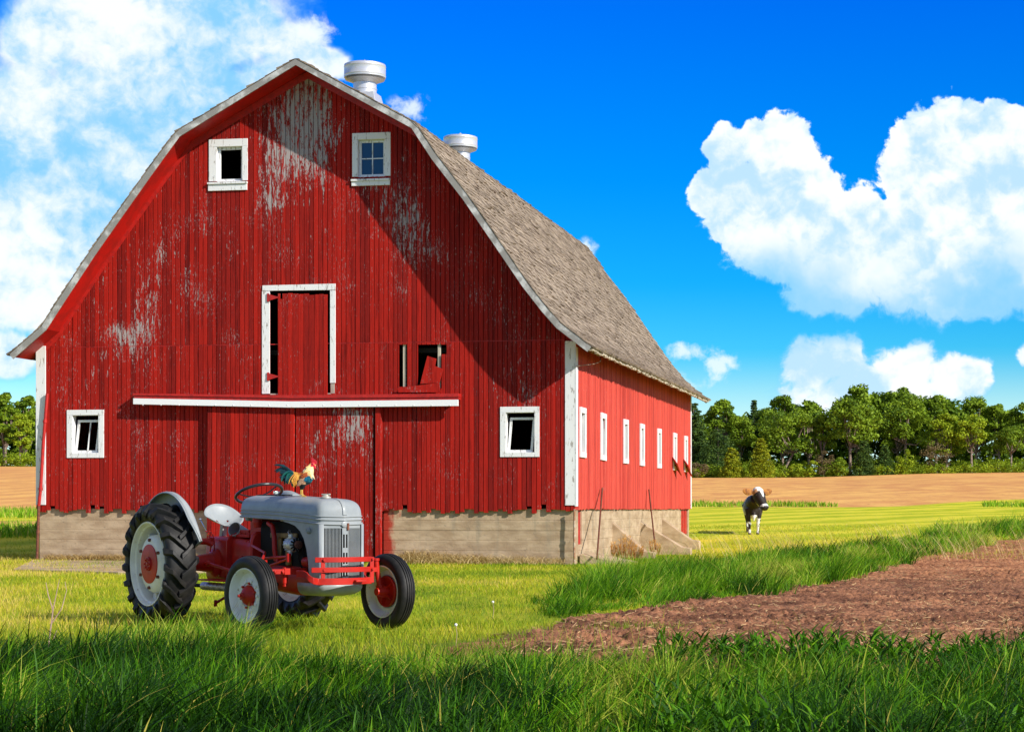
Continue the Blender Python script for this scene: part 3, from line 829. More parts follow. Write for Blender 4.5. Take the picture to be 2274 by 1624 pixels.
mb.build('jamb', M['grey_wood'], ld)
leaf = MB()
xs = [620, 624, 630, 641, 652, 664, 676, 688, 700.5, 710, 720, 729]
tops = [652, 664, 652, 651, 652, 653, 652, 655, 654, 653, 654, 655]; 
for i in range(len(xs) - 1):
    a = fp(xs[i] - (1 if i < 3 else 0), 878); b = fp(xs[i + 1] - .7, tops[i]); t = rnd.random(); off = rnd.uniform(0, .006)
    k = 8
    for j in range(k):
        z0 = a[1] + (b[1] - a[1]) * j / k; z1 = a[1] + (b[1] - a[1]) * (j + 1) / k
        if j == 0: z0 -= rnd.uniform(0, .02)
        leaf.box(a[0] - LX, b[0] - LX, -.055 - off, -.03, z0 - LZ, z1 - LZ, tone=t * .8 + .1, peel=(.35 if i < 5 else .05))
leaf.build('door_leaf', M['barn_red'], ld, bevel=.002)
for (t, bq) in ((654, 668), (829, 843)):
    a = fp(600, bq); b = fp(600, t); c = fp(619, (t + bq) / 2)
    mb = MB(); zm = (a[1] + b[1]) / 2 - LZ
    mb.prism([(a[0] - LX, a[1] - LZ), (c[0] - LX, zm - .015), (c[0] - LX, zm + .015), (a[0] - LX, b[1] - LZ)], 1, -.075, -.06)
    mb.box(a[0] - LX - .05, a[0] - LX, -.072, -.052, a[1] - LZ - .02, b[1] - LZ + .02)
    mb.build('hinge', M['red_plain'], ld, bevel=.002)

# broken planks hanging in the gap
def plank(pts, y0, y1, tilt=0):
    q = [fp(x, y, -.05) for x, y in pts]; mb = MB()
    mb.prism(q, 1, y0, y1, tone=rnd.random(), peel=.45); return mb.build('broken_board', M['barn_red'], BARN, bevel=.003)
plank([(933, 852), (949, 790), (969, 796), (966, 812), (984, 819), (976, 849)][::-1], -.075, -.05)
plank([(884, 862), (976, 849), (979, 871), (886, 871)][::-1], -.12, -.085)

# sliding door track and doors
tr = empty('door_track', (fp(298, 890)[0], 0, fp(298, 890)[1])); tr.parent = BARN; TX, TZ = tr.location.x, tr.location.z
def tq(pts, y0, y1, name, m, par=None, bev=.003):
    q = [(fp(x, y, -.2)[0] - TX, fp(x, y, -.2)[1] - TZ) for x, y in pts]; mb = MB(); mb.prism(q[::-1], 1, y0, y1); return mb.build(name, M[m], tr, bevel=bev)
tq([(298, 884), (650, 891), (1018, 887), (1018, 901), (650, 904.5), (298, 897)], -.26, -.20, 'track_face', 'track_white')
tq([(296, 873), (650, 877), (1019, 873), (1019, 881), (650, 884), (296, 877)], -.24, -.03, 'track_hood', 'red_plain')
tq([(298, 877.5), (650, 884.5), (1018, 881.5), (1018, 886.5), (650, 890.5), (298, 883.5)], -.215, -.03, 'track_box', 'red_plain')
for px in range(320, 1010, 40):
    u = fp(px, 892, -.2)[0]
    mb = MB(); mb.ball((u - TX, -.262, fp(px, 899, -.2)[1] - TZ + .0), .012, 6); mb.build('rivet', M['track_white'], tr)
def sdoor(pts, y, peel, nm='sliding_door'):
    (x0, x1, zt, zb) = pts; n = round((x1 - x0) / .105); w = (x1 - x0) / n
    d = empty(nm, (x0, y, zb)); d.parent = BARN
    mb = MB(); 
    board_wall(mb, lambda u, dd, z: (u - x0, -dd, z - zb), x0, x1, zb, lambda u: zt, peel=lambda u, z: peel(u, z))
    mb.box(0, x1 - x0, -.001, .035, 0.0, zt - zb, tone=.5, peel=.2)
    mb.build('panel', M['barn_red'], d)
    return d
ztop = fp(600, 902)[1]
d1 = sdoor((fp(459, 1000, -.12)[0], fp(652, 1000, -.12)[0], ztop, fp(600, 1237)[1]), -.13, lambda u, z: .30)
d1.rotation_euler = (0, R(.45), 0)
d2 = sdoor((fp(656, 1000, -.12)[0], fp(829, 1000, -.12)[0], ztop, fp(600, 1237)[1]), -.10, lambda u, z: front_peel(u, z) + .08)
tag(d1, 'tall plank leaf leaning slightly out at the foot'); tag(d2, 'tall plank leaf with grey peeling at its top')
mb = MB()
x0, x1 = fp(838, 1000)[0], fp(849, 1000)[0]
for k in range(12):
    za = fp(840, 1240)[1]; zb = fp(840, 905)[1]; a = za + (zb - za) * k / 12; b = za + (zb - za) * (k + 1) / 12
    mb.box(x0, x1, -.16, -.02, a, b, tone=.6, peel=.45)
mb.build('door_post', M['barn_red'], BARN)
mb = MB(); mb.box(DX0, DX1, .30, .34, -.2, DTOP); mb.box(DX0 + .02, x0, -.015, .005, 0, DTOP, ); mb.build('dark_backing', M['dark'], BARN)  # dark sheets behind the doors, shade of the gaps put into their colour

# ------------------------------------------------------------------ roof
def shingle_mat():
    m, nb, b, out = newmat('shingles')
    tc = nb.new('ShaderNodeTexCoord').outputs['Object']
    t = nb.attr('tone')
    n = nb.noise(tc, 3.0, 5, .6); n2 = nb.noise(nb.mapv(tc, (20, 20, 20)), 3, 4)
    c = nb.mix(nb.m('ADD', nb.m('MULTIPLY', t, .75), nb.m('MULTIPLY', n2, .25)), (.10, .075, .055), (.44, .35, .265))
    c = nb.mix(nb.step(n, .56, .68), c, (.13, .09, .065))
    nb.put(b.inputs['Base Color'], c); b.inputs['Roughness'].default_value = .9; b.inputs['Specular IOR Level'].default_value = .15
    bump(nb, b, n2, .4, .01)
    return m
M['shingles'] = shingle_mat()
M['butt'] = mat('shingle_butts', (.52, .45, .33), .9, col2=(.30, .24, .17), scale=9, amt=(.45, .6))
def roofside(pts, wid, name, exp=.15):
    "pts from eave to ridge, local x,z"
    d = [0]
    for i in range(len(pts) - 1): d.append(d[-1] + math.hypot(pts[i + 1][0] - pts[i][0], pts[i + 1][1] - pts[i][1]))
    px_ = [p[0] for p in pts]; pz_ = [p[1] for p in pts]
    def at(s): return (float(np.interp(s, d, px_)), float(np.interp(s, d, pz_)))
    mb = MB(); k = 0; s = -.04
    y0, y1 = -OH - .03, LEN + BO
    while s < d[-1] - .02:
        e = min(s + exp * 1.9, d[-1]); a = at(max(s, 0)); b = at(max(e, .05)); tx, tz = b[0] - a[0], b[1] - a[1]; L = math.hypot(tx, tz); tx /= L; tz /= L
        sg = 1 if px_[-1] < px_[0] else -1
        nx, nz = (tz * sg, -tx * sg)
        if s < 0: a = (a[0] + tx * s, a[1] + tz * s)
        y = y0 + rnd.uniform(-.1, 0); 
        while y < y1:
            w = rnd.uniform(wid * .6, wid * 1.4); ye = min(y + w, y1 + .02); ys_ = max(y, y0 - .01)
            th = rnd.uniform(.015, .036) + (.02 if rnd.random() < .06 else 0); dd = rnd.uniform(-.018, .018)
            if s < 0: th += .02; dd -= .01
            ax, az = a[0] + tx * dd, a[1] + tz * dd
            lo = .002
            vs = [(ax + nx * lo, ys_, az + nz * lo), (ax + nx * (lo + th), ys_, az + nz * (lo + th)), (b[0] + nx * .004, ys_, b[1] + nz * .004),
                  (ax + nx * lo, ye - .006, az + nz * lo), (ax + nx * (lo + th), ye - .006, az + nz * (lo + th)), (b[0] + nx * .004, ye - .006, b[1] + nz * .004)]
            mb.add(vs, [(0, 3, 4, 1), (1, 4, 5, 2), (0, 1, 2), (3, 5, 4), (0, 2, 5, 3)], None, tone=min(1, max(0, rnd.gauss(.5, .24))))
            y = ye
        s += exp; k += 1
    return mb
Rp = PROF[::-1][:len(right_px) + 1]; Lp = PROF[:AP + 1]
roof = empty('roof', (0, 0, 0)); roof.parent = BARN
roofside(Rp, .16, 'r').build('shingles', M['shingles'], roof)
roofside(Lp, .35, 'l').build('shingles', M['shingles'], roof)
# deck and painted soffit
def strip(y0, y1, t0, t1):
    mb = MB(); vs = []; n = len(PROF)
    for i, (x, z) in enumerate(PROF):
        p = PROF[max(i - 1, 0)]; q = PROF[min(i + 1, n - 1)]; tx, tz = q[0] - p[0], q[1] - p[1]; L = math.hypot(tx, tz); nx, nz = -tz / L, tx / L
        for (y, t) in ((y0, t0), (y1, t0), (y1, t1), (y0, t1)): vs.append((x + nx * t, y, z + nz * t))
    fs = []
    for i in range(n - 1):
        for j in range(4): fs.append((i * 4 + j, i * 4 + (j + 1) % 4, i * 4 + 4 + (j + 1) % 4, i * 4 + 4 + j))
    fs.append((0, 3, 2, 1)); e = (n - 1) * 4; fs.append((e, e + 1, e + 2, e + 3)); mb.add(vs, fs); return mb
strip(.16, LEN + BO - .02, -.06, -.001).build('deck', M['dark'], roof)
strip(-OH, .158, -.075, -.001).build('soffit', M['soffit_red'], roof)
rk = strip(-OH - .032, -OH - .002, -.135, -.004)
rk.build('rake_board', M['rake'], roof, bevel=.003)
strip(LEN + BO - .018, LEN + BO, -.13, -.002).build('rake_board', M['rake'], roof)
# pale shingle butts hanging along the eave
mb = MB(); ex, ez = PROF[-1]; y = -OH
while y < LEN + BO:
    w = rnd.uniform(.05, .13); dz = rnd.uniform(.05, .10); mb.box(ex - .05, ex + .012, y, y + w - .006, ez - dz, ez - .004); y += w
mb.build('eave_butts', M['butt'], roof)
# frieze board following the gable under the soffit
mb = MB(); vs = []; n = 60
fx = [WL + (0 - WL) * i / n for i in range(n + 1)]
for x in fx:
    z = zroof(x) - .085
    vs += [(x, -.03, z - .16), (x, -.03, z), (x, -.002, z), (x, -.002, z - .16)]
fs = []
for i in range(n):
    for j in range(4): fs.append((i * 4 + j, i * 4 + 4 + j, i * 4 + 4 + (j + 1) % 4, i * 4 + (j + 1) % 4))
mb.add(vs, fs); mb.build('frieze_board', M['red_plain'], BARN)

# metal ventilators on the ridge
ax_, az_ = PROF[AP]
def vent_at(px):
    lo, hi = 0.0, LEN
    for _ in range(40):
        m_ = (lo + hi) / 2; w = Binv.inverted() @ Vector((ax_, m_, az_)); x = CX + w.x / w.y * F
        if x < px: lo = m_
        else: hi = m_
    return lo, Binv.inverted() @ Vector((ax_, lo, az_))
def ventilator(px, ptip, label, pw):
    y, w = vent_at(px); s = F / w.y; rz_ = HC + (HY - ptip) / s
    h = rz_ - az_; rad = pw / s / 2
    v = empty('roof_ventilator', (ax_, y, az_)); v.parent = BARN; tag(v, label)
    mb = MB()
    # square flared base straddling the ridge
    b = rad * 1.05; t = rad * .62; nk = h * .48
    mb.add([(-b, -b, -.55), (b, -b, -.55), (b, b, -.55), (-b, b, -.55), (-t, -t, nk * .55), (t, -t, nk * .55), (t, t, nk * .55), (-t, t, nk * .55)],
           [(0, 1, 5, 4), (1, 2, 6, 5), (2, 3, 7, 6), (3, 0, 4, 7), (4, 5, 6, 7)])
    mb.build('base', M['galv'], v, bevel=.01)
    mb = MB(); r = rad * .56
    mb.lathe([(r, nk * .5), (r, nk * .72), (r * 1.04, nk * .73), (r * 1.04, nk * .76), (r, nk * .77), (r, nk * 1.02), (rad * .75, nk * 1.12), (rad * .95, nk * 1.18)], 28); mb.build('neck', M['galv'], v, smooth=30)
    mb = MB(); zb = h * .56; zt = h * .88
    mb.lathe([(rad * .62, zb - .0), (rad, zb + .05), (rad * 1.0, zb + .09), (rad * 1.012, zb + .10), (rad * 1.0, zb + .11), (rad, zt - .06), (rad * 1.012, zt - .05), (rad, zt - .04), (rad, zt), (rad * .93, zt + .015), (rad * .35, zt + .03), (rad * .28, zt + .035), (0.002, h)], 28)
    mb.build('cap', M['galv'], v, smooth=30)
ventilator(810, 133, 'rust spotted ventilator nearest the gable', 92)
ventilator(1022, 295, 'whiter ventilator farther along the ridge', 75)

# drain pipes
def pipe(pts, r, m, name='drainpipe'):
    mb = MB(); mb.tube(pts, r, 10)
    for i in range(1, len(pts) - 1, 2):
        p = Vector(pts[i]); mb.tube([p + Vector((0, 0, .03)), p - Vector((0, 0, .03))], r * 1.35, 10)
    return mb.build(name, M[m], BARN, smooth=40)
q = [fp(105, 873, -.1), fp(100, 935, -.1), fp(96, 985, -.1), fp(90, 1085, -.1), fp(86, 1122, -.1), fp(84, 1180, -.1), fp(82, 1250, -.1)]
pipe([(a, -.1, b) for a, b in q[:5]], .035, 'red_plain')
pipe([(a, -.1, b) for a, b in q[4:]], .03, 'rust')
M['copper'] = mat('brown_pipe', (.30, .13, .06), .7, col2=(.5, .4, .3), scale=8)
pipe([(-.0, -.09, ZF - .02), (-.005, -.09, .6), (.0, -.09, -.08)], .022, 'copper')
mb = MB(); g1 = sp(1340, 785, .1)
pts = []
for t in np.linspace(0, 1, 14):
    px = 1281 + 62 * math.sin(t * 2.2) ; py = 806 - 22 * t + 12 * math.sin(t * math.pi)
    pts.append((.25 * math.sin(t * 3.1) + .04, sp(px, py, .2)[0] * .5 + .3, sp(px, py, .2)[1]))
mb.tube(pts, .008, 6); mb.build('wire', M['copper'], BARN)
# slab along the front
def fl(px, py):
    x, y = ground(px, py); q = Binv @ Vector((x, y, 0)); return (q.x, q.y)
slab = [fl(30, 1268), fl(262, 1275), fl(420, 1275)]
mb = MB(); mb.prism([slab[0], slab[1], slab[2], (slab[2][0], -.02), (WL - .05, -.02), (WL - .25, .3)], 2, -.1, .05, peel=0)
st = mb.build('concrete_slab', M['concrete'], None, bevel=.012); st.matrix_world = Matrix.Translation(BC) @ Matrix.Rotation(TH, 4, 'Z')
tag(st, 'low pale concrete slab on the grass below the left wall of the barn', 'slab')

# two steel posts leaning on the side wall
def iron_post(p0, p1, label):
    o, d = loc_ray(*p0)
    a = sp(*p1, .03); ytop = a[0]; y = ytop - .25
    t = (.45 - o.x) / d.x
    b = sp(*p0, .45)
    e = empty('steel_post', Binv.inverted() @ Vector((.45, b[0], b[1] - .1)), TH, label, 'post', 'steel posts leaning on the barn')
    v = Vector((.07 - .45, a[0] - b[0], a[1] - b[1] + .1)); mb = MB(); L = v.length
    q_ = v.to_track_quat('Z', 'Y').to_matrix().to_4x4()
    mb.box(-.018, .018, -.005, .005, 0, L, M=q_); mb.box(-.005, .005, .0052, .03, 0, L, M=q_)
    k = .15
    while k < L: mb.box(-.012, .012, -.018, -.0052, k, k + .02, M=q_); k += .055
    mb.build('shaft', M['rust'], e)
iron_post((1325, 1230), (1333, 1083), 'rusty steel post leaning near the corner of the barn')
iron_post((1455, 1210), (1437, 1086), 'rusty steel post leaning between the two nearer buttresses')
# ------------------------------------------------------------------ woods
def leaf_mat(name, dark, light, trans=.25):
    m, nb, b, out = newmat(name)
    t = nb.attr('tone')
    c = nb.mix(t, dark, light)
    nb.put(b.inputs['Base Color'], c); b.inputs['Roughness'].default_value = .6; b.inputs['Specular IOR Level'].default_value = .2
    tr = nb.new('ShaderNodeBsdfTranslucent'); nb.put(tr.inputs[0], nb.mix(.5, c, light))
    mx = nb.new('ShaderNodeMixShader'); mx.inputs[0].default_value = trans
    nb.lk(b.outputs[0], mx.inputs[1]); nb.lk(tr.outputs[0], mx.inputs[2]); nb.lk(mx.outputs[0], out.inputs[0])
    return m
M['oak'] = leaf_mat('oak_leaves', (.060, .125, .008), (.25, .36, .016))
M['lime'] = leaf_mat('bright_leaves', (.12, .20, .008), (.38, .47, .018))
M['pine'] = leaf_mat('pine_needles', (.03, .075, .018), (.12, .19, .025))
M['ypine'] = leaf_mat('young_pine_needles', (.14, .19, .008), (.42, .44, .016))
M['brown_bush'] = leaf_mat('brown_twigs', (.09, .06, .03), (.22, .17, .07))
M['bark'] = mat('bark', (.17, .115, .085), .9, col2=(.33, .25, .20), scale=2, bmp=.4)
def leaves(cs, rs, n, size, rg, ctone, up=.5, shell=.55):
    "cs clump centres, rs radii (3), n leaves per clump"
    k = len(cs); idx = np.repeat(np.arange(k), n)
    d = rg.normal(size=(k * n, 3)); d /= np.linalg.norm(d, axis=1)[:, None]
    r = shell + (1 - shell) * rg.random(k * n)
    p = np.array(cs)[idx] + d * np.array(rs)[idx] * (r * (.85 + .3 * rg.random(k * n)))[:, None]
    nr = d + rg.normal(size=d.shape) * .7; nr[:, 2] += up; nr /= np.linalg.norm(nr, axis=1)[:, None]
    a = np.cross(nr, rg.normal(size=nr.shape)); a /= np.linalg.norm(a, axis=1)[:, None]; b = np.cross(nr, a)
    s = size * rg.uniform(.6, 1.3, k * n)[:, None]
    V = np.stack([p - a * s * .5, p - b * s * .32, p + a * s * .5, p + b * s * .32], 1).reshape(-1, 3)
    Q = np.arange(k * n * 4).reshape(-1, 4)
    T = np.clip(np.array(ctone)[idx] + rg.normal(0, .22, k * n), 0, 1)
    return V, Q, np.repeat(T, 4)
def broadleaf(px, base_py, top_py, wpx, Z, label, m='oak', trunk_lean=0.0, bare=.24, name='tree', group='trees of the far wood', n=150, cl=34, seed=None, cat='tree', trunk=True, dens=1.0):
    rg = np.random.default_rng(seed if seed is not None else int(px * 7 + top_py))
    X = (px - CX) / F * Z; z0 = float(H(X, Z)); zt = HC + (HY - top_py) / F * Z; h = zt - z0; w = wpx / F * Z
    e = empty(name, (X, Z, z0), 0, label, cat, group)
    zb = h * bare; hh = h - zb
    cs, rs, ct = [], [], []
    for i in range(int(cl * dens)):
        a = rg.random() * 2 * math.pi; t = rg.random() ** .75
        env = math.sin(math.pi * min(1, .18 + .80 * t)) ** .6
        r = w / 2 * env * (.45 + .5 * rg.random())
        c = (trunk_lean * (1 - t) * -.0 + r * math.cos(a), r * math.sin(a) * .8, zb + hh * (.10 + .84 * t))
        s = w * .5 * rg.uniform(.24, .42)
        cs.append(c); rs.append((s, s, s * .62)); ct.append(float(np.clip(rg.normal(.45, .2) + .10, 0, 1)))
    V, Q, T = leaves(cs, rs, n, max(.26, h * .038), rg, ct)
    tri_mesh('crown', V, Q, M[m], e, {'tone': T})
    if trunk:
        mb = MB(); r0 = max(.10, h * .020); fork = Vector((trunk_lean * .4, 0, h * bare * 1.05))
        mb.tube([(-trunk_lean * .6, 0, -.3), (-trunk_lean * .2, 0, h * bare * .5), fork], [r0 * 1.25, r0, r0 * .85], 7)
        order = sorted(range(len(cs)), key=lambda i: cs[i][2])[:: max(1, len(cs) // 9)]
        for i in order:
            c = Vector(cs[i]); mid = fork.lerp(c, .5) + Vector((rg.normal(0, .25), rg.normal(0, .25), -.05 * h))
            mb.tube([fork, mid, c], [r0 * .6, r0 * .38, r0 * .12], 5)
        mb.build('trunk', M['bark'], e, smooth=60)
    return e
def conifer(px, base_py, top_py, wpx, Z, label, m='pine', name='conifer', group='conifers of the far wood', skirt=.06, seed=None, pw=1.0):
    rg = np.random.default_rng(seed if seed is not None else int(px * 5 + top_py))
    X = (px - CX) / F * Z; z0 = float(H(X, Z)); zt = HC + (HY - top_py) / F * Z; h = zt - z0; w = wpx / F * Z
    e = empty(name, (X, Z, z0), 0, label, 'tree', group)
    cs, rs, ct = [], [], []; z = h * skirt; k = 0
    while z < h * .97:
        t = (z / h - skirt) / (1 - skirt); R_ = w / 2 * (1 - t) ** pw + .08 * w; nb_ = max(3, int(9 * (1 - t) + 2))
        for j in range(nb_):
            a = 2 * math.pi * (j + rg.random()) / nb_
            L = R_ * rg.uniform(.75, 1.1)
            for q in (.45, .85):
                cs.append((L * q * math.cos(a), L * q * math.sin(a), z - L * q * .12)); s = L * .26 + .12
                rs.append((s, s, s * .42)); ct.append(float(np.clip(rg.normal(.42, .2), 0, 1)))
        z += h * .048 * (1 - .45 * t)
    V, Q, T = leaves(cs, rs, 30, max(.24, h * .032), rg, ct, up=.3, shell=.4)
    tri_mesh('crown', V, Q, M[m], e, {'tone': T})
    mb = MB(); mb.tube([(0, 0, -.3), (0, 0, h * .96)], [h * .018, h * .004], 6); mb.build('trunk', M['bark'], e)
    return e
def c8(x, y): return (x * .3407 + 1498.6, y * .3407 + 804.8)
def T8(x, top, w, base, Z, label, kind='b', **kw):
    px, pt = c8(x, top); _, pb = c8(x, base)
    return (conifer if kind == 'c' else broadleaf)(px, pb, pt, w * .3407, Z, label, **kw)
T8(-60, 250, 170, 720, 330, 'dark pine half hidden behind the barn at the edge of the wood', 'c', pw=.6)
T8(120, 245, 190, 720, 326, 'dark feathery pine beside the far corner of the barn', 'c', pw=.55)
T8(300, 238, 240, 720, 331, 'round topped oak between the dark pine and the skyline spire')
T8(280, 420, 330, 740, 321, 'big sweeping pine with drooping dark boughs near the barn', 'c', pw=.7)
T8(515, 225, 120, 700, 334, 'thin bluish spire of a spruce poking above the treetops', 'c', pw=.9)
T8(420, 330, 230, 700, 329, 'low dark oak filling the gap before the spire')
T8(700, 208, 260, 700, 333, 'dark crowned oak behind the leaning one')
T8(740, 300, 420, 690, 322, 'oak with a bare leaning trunk left of the tallest trees', trunk_lean=2.0, bare=.34)
T8(870, 235, 210, 700, 334, 'narrow oak filling the skyline before the tallest crowns')
T8(1140, 240, 380, 690, 319, 'large oak with a thick pale forked trunk in the middle of the wood', bare=.36, cl=34)
T8(1190, 140, 330, 690, 338, 'tallest light green oak crown at the top of the wood', m='oak', cl=32)
T8(1450, 142, 340, 690, 339, 'broad oak crown just right of the tallest one', cl=32)
T8(960, 330, 190, 690, 323, 'smaller oak standing left of the thick pale trunk')
T8(1500, 230, 400, 690, 325, 'wide oak with grey limbs showing through its crown', bare=.38, cl=34)
T8(1700, 210, 260, 690, 334, 'oak with gaps of sky in its top')
T8(1770, 330, 250, 690, 322, 'pale yellowish oak above the bare brown bush', m='lime')
T8(1960, 212, 260, 690, 333, 'bright domed oak on the right of the skyline')
T8(1930, 340, 230, 640, 320, 'slim oak with a pale split trunk to the right', bare=.42, m='lime')
T8(2110, 255, 230, 680, 332, 'flat topped oak near the right edge of the picture')
T8(2190, 410, 230, 680, 319, 'oak with a tall bare grey trunk near the right edge', bare=.38)
T8(2290, 255, 260, 690, 330, 'oak cut off by the right edge of the picture')
T8(2440, 270, 260, 690, 330, 'oak beyond the right edge of the picture')
T8(1230, 500, 170, 700, 316, 'dark layered spruce beside the thick pale trunk', 'c', pw=.8, skirt=.02)
T8(1365, 530, 130, 705, 317, 'small blue green spruce next to the layered one', 'c', pw=.8, skirt=.02)
T8(370, 545, 150, 742, 313, 'young yellow green pine, the shorter of two near the barn', 'c', m='ypine', pw=.7, skirt=.02)
T8(565, 480, 165, 742, 312, 'young yellow green pine, the taller of two near the barn', 'c', m='ypine', pw=.7, skirt=.02)
def bush(x, top, w, base, Z, label, m): return T8(x, top, w, base, Z, label, m=m, bare=.02, name='bush', group='bushes at the foot of the wood', cat='bush', trunk=False, cl=16, n=80)
bush(990, 560, 170, 720, 317, 'brownish green bush left of the thick pale trunk', 'brown_bush')
bush(1500, 560, 140, 700, 317, 'light green bush in the middle of the wood edge', 'lime')
bush(1690, 520, 230, 700, 317, 'big bare brown bush at the edge of the wood', 'brown_bush')
bush(905, 630, 80, 720, 314, 'small bright sapling below the leaning oak', 'lime')
bush(790, 650, 120, 725, 314, 'low bright bush at the foot of the leaning oak', 'lime')
bush(1070, 620, 120, 720, 315, 'green bush touching the foot of the thick pale trunk', 'oak')
bush(150, 650, 150, 735, 314, 'brown green bush below the pine by the barn', 'brown_bush')
# left of the barn
broadleaf(12, 1035, 868, 60, 325, 'oak at the left edge of the picture beyond the brown field')
broadleaf(58, 1035, 868, 60, 327, 'oak showing just left of the barn wall')
broadleaf(44, 1035, 915, 60, 318, 'pale young oak in front of its neighbours left of the barn', m='lime')
broadleaf(-40, 1035, 880, 80, 322, 'oak beyond the left edge of the picture')
broadleaf(8, 1035, 940, 50, 319, 'thin trunked oak standing lowest at the left edge', bare=.5)
broadleaf(100, 1035, 880, 70, 330, 'oak behind the left corner of the barn')
# mass of the wood behind and scrub at its foot
def wood_mass():
    rg = np.random.default_rng(4); cs, rs, ct = [], [], []
    for i in range(2600):
        b = rg.uniform(-.40, .30)
        if -.24 < b < -.02: continue
        Z = rg.uniform(338, 356); X = b * Z; z0 = float(H(X, Z)); px = CX + b * F
        top = np.interp(px, [0, 100, 1500, 1600, 1700, 1800, 1900, 2050, 2150, 2273, 2500], [892, 892, 915, 915, 900, 893, 868, 866, 893, 905, 905])
        zt = HC + (HY - top) / F * Z - 1.0
        cs.append((X, Z, rg.uniform(z0, zt))); s = rg.uniform(1.0, 2.0); rs.append((s, s * .8, s * .7)); ct.append(rg.uniform(.05, .5))
    V, Q, T = leaves(cs, rs, 90, .8, rg, ct)
    tag(tri_mesh('woodland', V, Q, M['oak'], None, {'tone': T}), 'dense dark mass of wood behind the front row of trees', 'woodland', kind='stuff')
    cs, rs, ct = [], [], []
    for i in range(2200):
        b = rg.uniform(-.40, .30)
        if -.24 < b < -.02: continue
        px = CX + b * F; Z = rg.uniform(314, 330) ; X = b * Z; z0 = float(H(X, Z)); s = rg.uniform(.5, 1.1); hh = 3.0 if px < 2050 else 2.2
        cs.append((X, Z, z0 + rg.uniform(0, hh) * (.4 + .6 * (Z - 312) / 20))); rs.append((s * 1.3, s, s * .8)); ct.append(rg.uniform(.2, 1) if rg.random() < .6 else .1)
    V, Q, T = leaves(cs, rs, 60, .33, rg, ct)
    tag(tri_mesh('undergrowth', V, Q, M['lime'], None, {'tone': T * .8}), 'scrub and brambles along the foot of the wood', 'undergrowth', kind='stuff')
wood_mass()
# ------------------------------------------------------------------ grass
def grass_mat(name, stops, trans=.3):
    m, nb, b, out = newmat(name)
    c = nb.ramp(nb.attr('tone'), stops)
    nb.put(b.inputs['Base Color'], c); b.inputs['Roughness'].default_value = .5; b.inputs['Specular IOR Level'].default_value = .12
    tr = nb.new('ShaderNodeBsdfTranslucent'); nb.put(tr.inputs[0], c)
    mx = nb.new('ShaderNodeMixShader'); mx.inputs[0].default_value = trans
    nb.lk(b.outputs[0], mx.inputs[1]); nb.lk(tr.outputs[0], mx.inputs[2]); nb.lk(mx.outputs[0], out.inputs[0])
    return m
M['tall'] = grass_mat('tall_grass', [(0, (.008, .032, .002)), (.3, (.024, .090, .003)), (.6, (.075, .22, .005)), (.85, (.20, .37, .010)), (1, (.46, .40, .07))])
M['lawn'] = grass_mat('lawn_grass', [(0, (.05, .12, .008)), (.3, (.18, .29, .012)), (.65, (.40, .45, .018)), (.85, (.62, .52, .035)), (1, (.70, .52, .14))])
M['berm'] = grass_mat('verge_grass', [(0, (.015, .06, .002)), (.4, (.07, .21, .005)), (.8, (.24, .44, .012)), (1, (.55, .50, .10))])
M['dry'] = grass_mat('dry_grass', [(0, (.28, .17, .05)), (.5, (.55, .40, .16)), (1, (.72, .58, .30))])
def blades(name, x, y, h, w, lean, la, tone, m, seg=2, rg=RNG, face=None, z=None, curl=1.0, kind='stuff', label='', cat='grass', parent=None):
    n = len(x); z = H(x, y) if z is None else z
    wa = rg.random(n) * math.pi if face is None else face
    wd = np.stack([np.cos(wa), np.sin(wa), 0 * wa], -1)
    ld = np.stack([np.cos(la), np.sin(la), 0 * la], -1)
    b0 = np.stack([x, y, z - .01], -1); V = []; 
    for i in range(seg + 1):
        t = i / seg
        c = b0 + ld * (lean * h * t ** (1.6 * curl))[:, None] + np.array([0, 0, 1.0]) * (h * (t - .28 * lean * t * t))[:, None]
        ww = w * (1 - t) ** .7 * (.75 + .5 * t if t < .5 else 1) if i < seg else None
        if i < seg: V += [c - wd * (ww / 2)[:, None], c + wd * (ww / 2)[:, None]]
        else: V.append(c)
    k = len(V); Va = np.stack(V, 1).reshape(-1, 3); T = []
    for i in range(seg - 1): T += [[2 * i, 2 * i + 1, 2 * i + 3], [2 * i, 2 * i + 3, 2 * i + 2]]
    T.append([2 * seg - 2, 2 * seg - 1, 2 * seg])
    Ta = (np.array(T)[None] + (np.arange(n) * k)[:, None, None]).reshape(-1, 3)
    o = tri_mesh(name, Va, Ta, M[m], parent, {'tone': np.repeat(np.clip(tone, 0, 1), k)})
    if label: tag(o, label, cat, kind=kind)
    return o
def scat(n, y0, y1, b0=-.40, b1=.30, pw=2.0, rg=RNG):
    "uniform over the ground when pw = 2"
    y = (y0 ** pw + (y1 ** pw - y0 ** pw) * rg.random(n)) ** (1 / pw); x = rg.uniform(b0, b1, n) * y; return x, y
def in_barn(x, y, pad=0.0):
    c, s = math.cos(-TH), math.sin(-TH); dx = x - BC.x; dy = y - BC.y; lx = dx * c - dy * s; ly = dx * s + dy * c
    return (lx > WL - pad) & (lx < pad) & (ly > -pad) & (ly < LEN + pad)
def clump_lean(x, y, s=21, f=1.1):
    return (fbm(x * f, y * f, s) - .5)
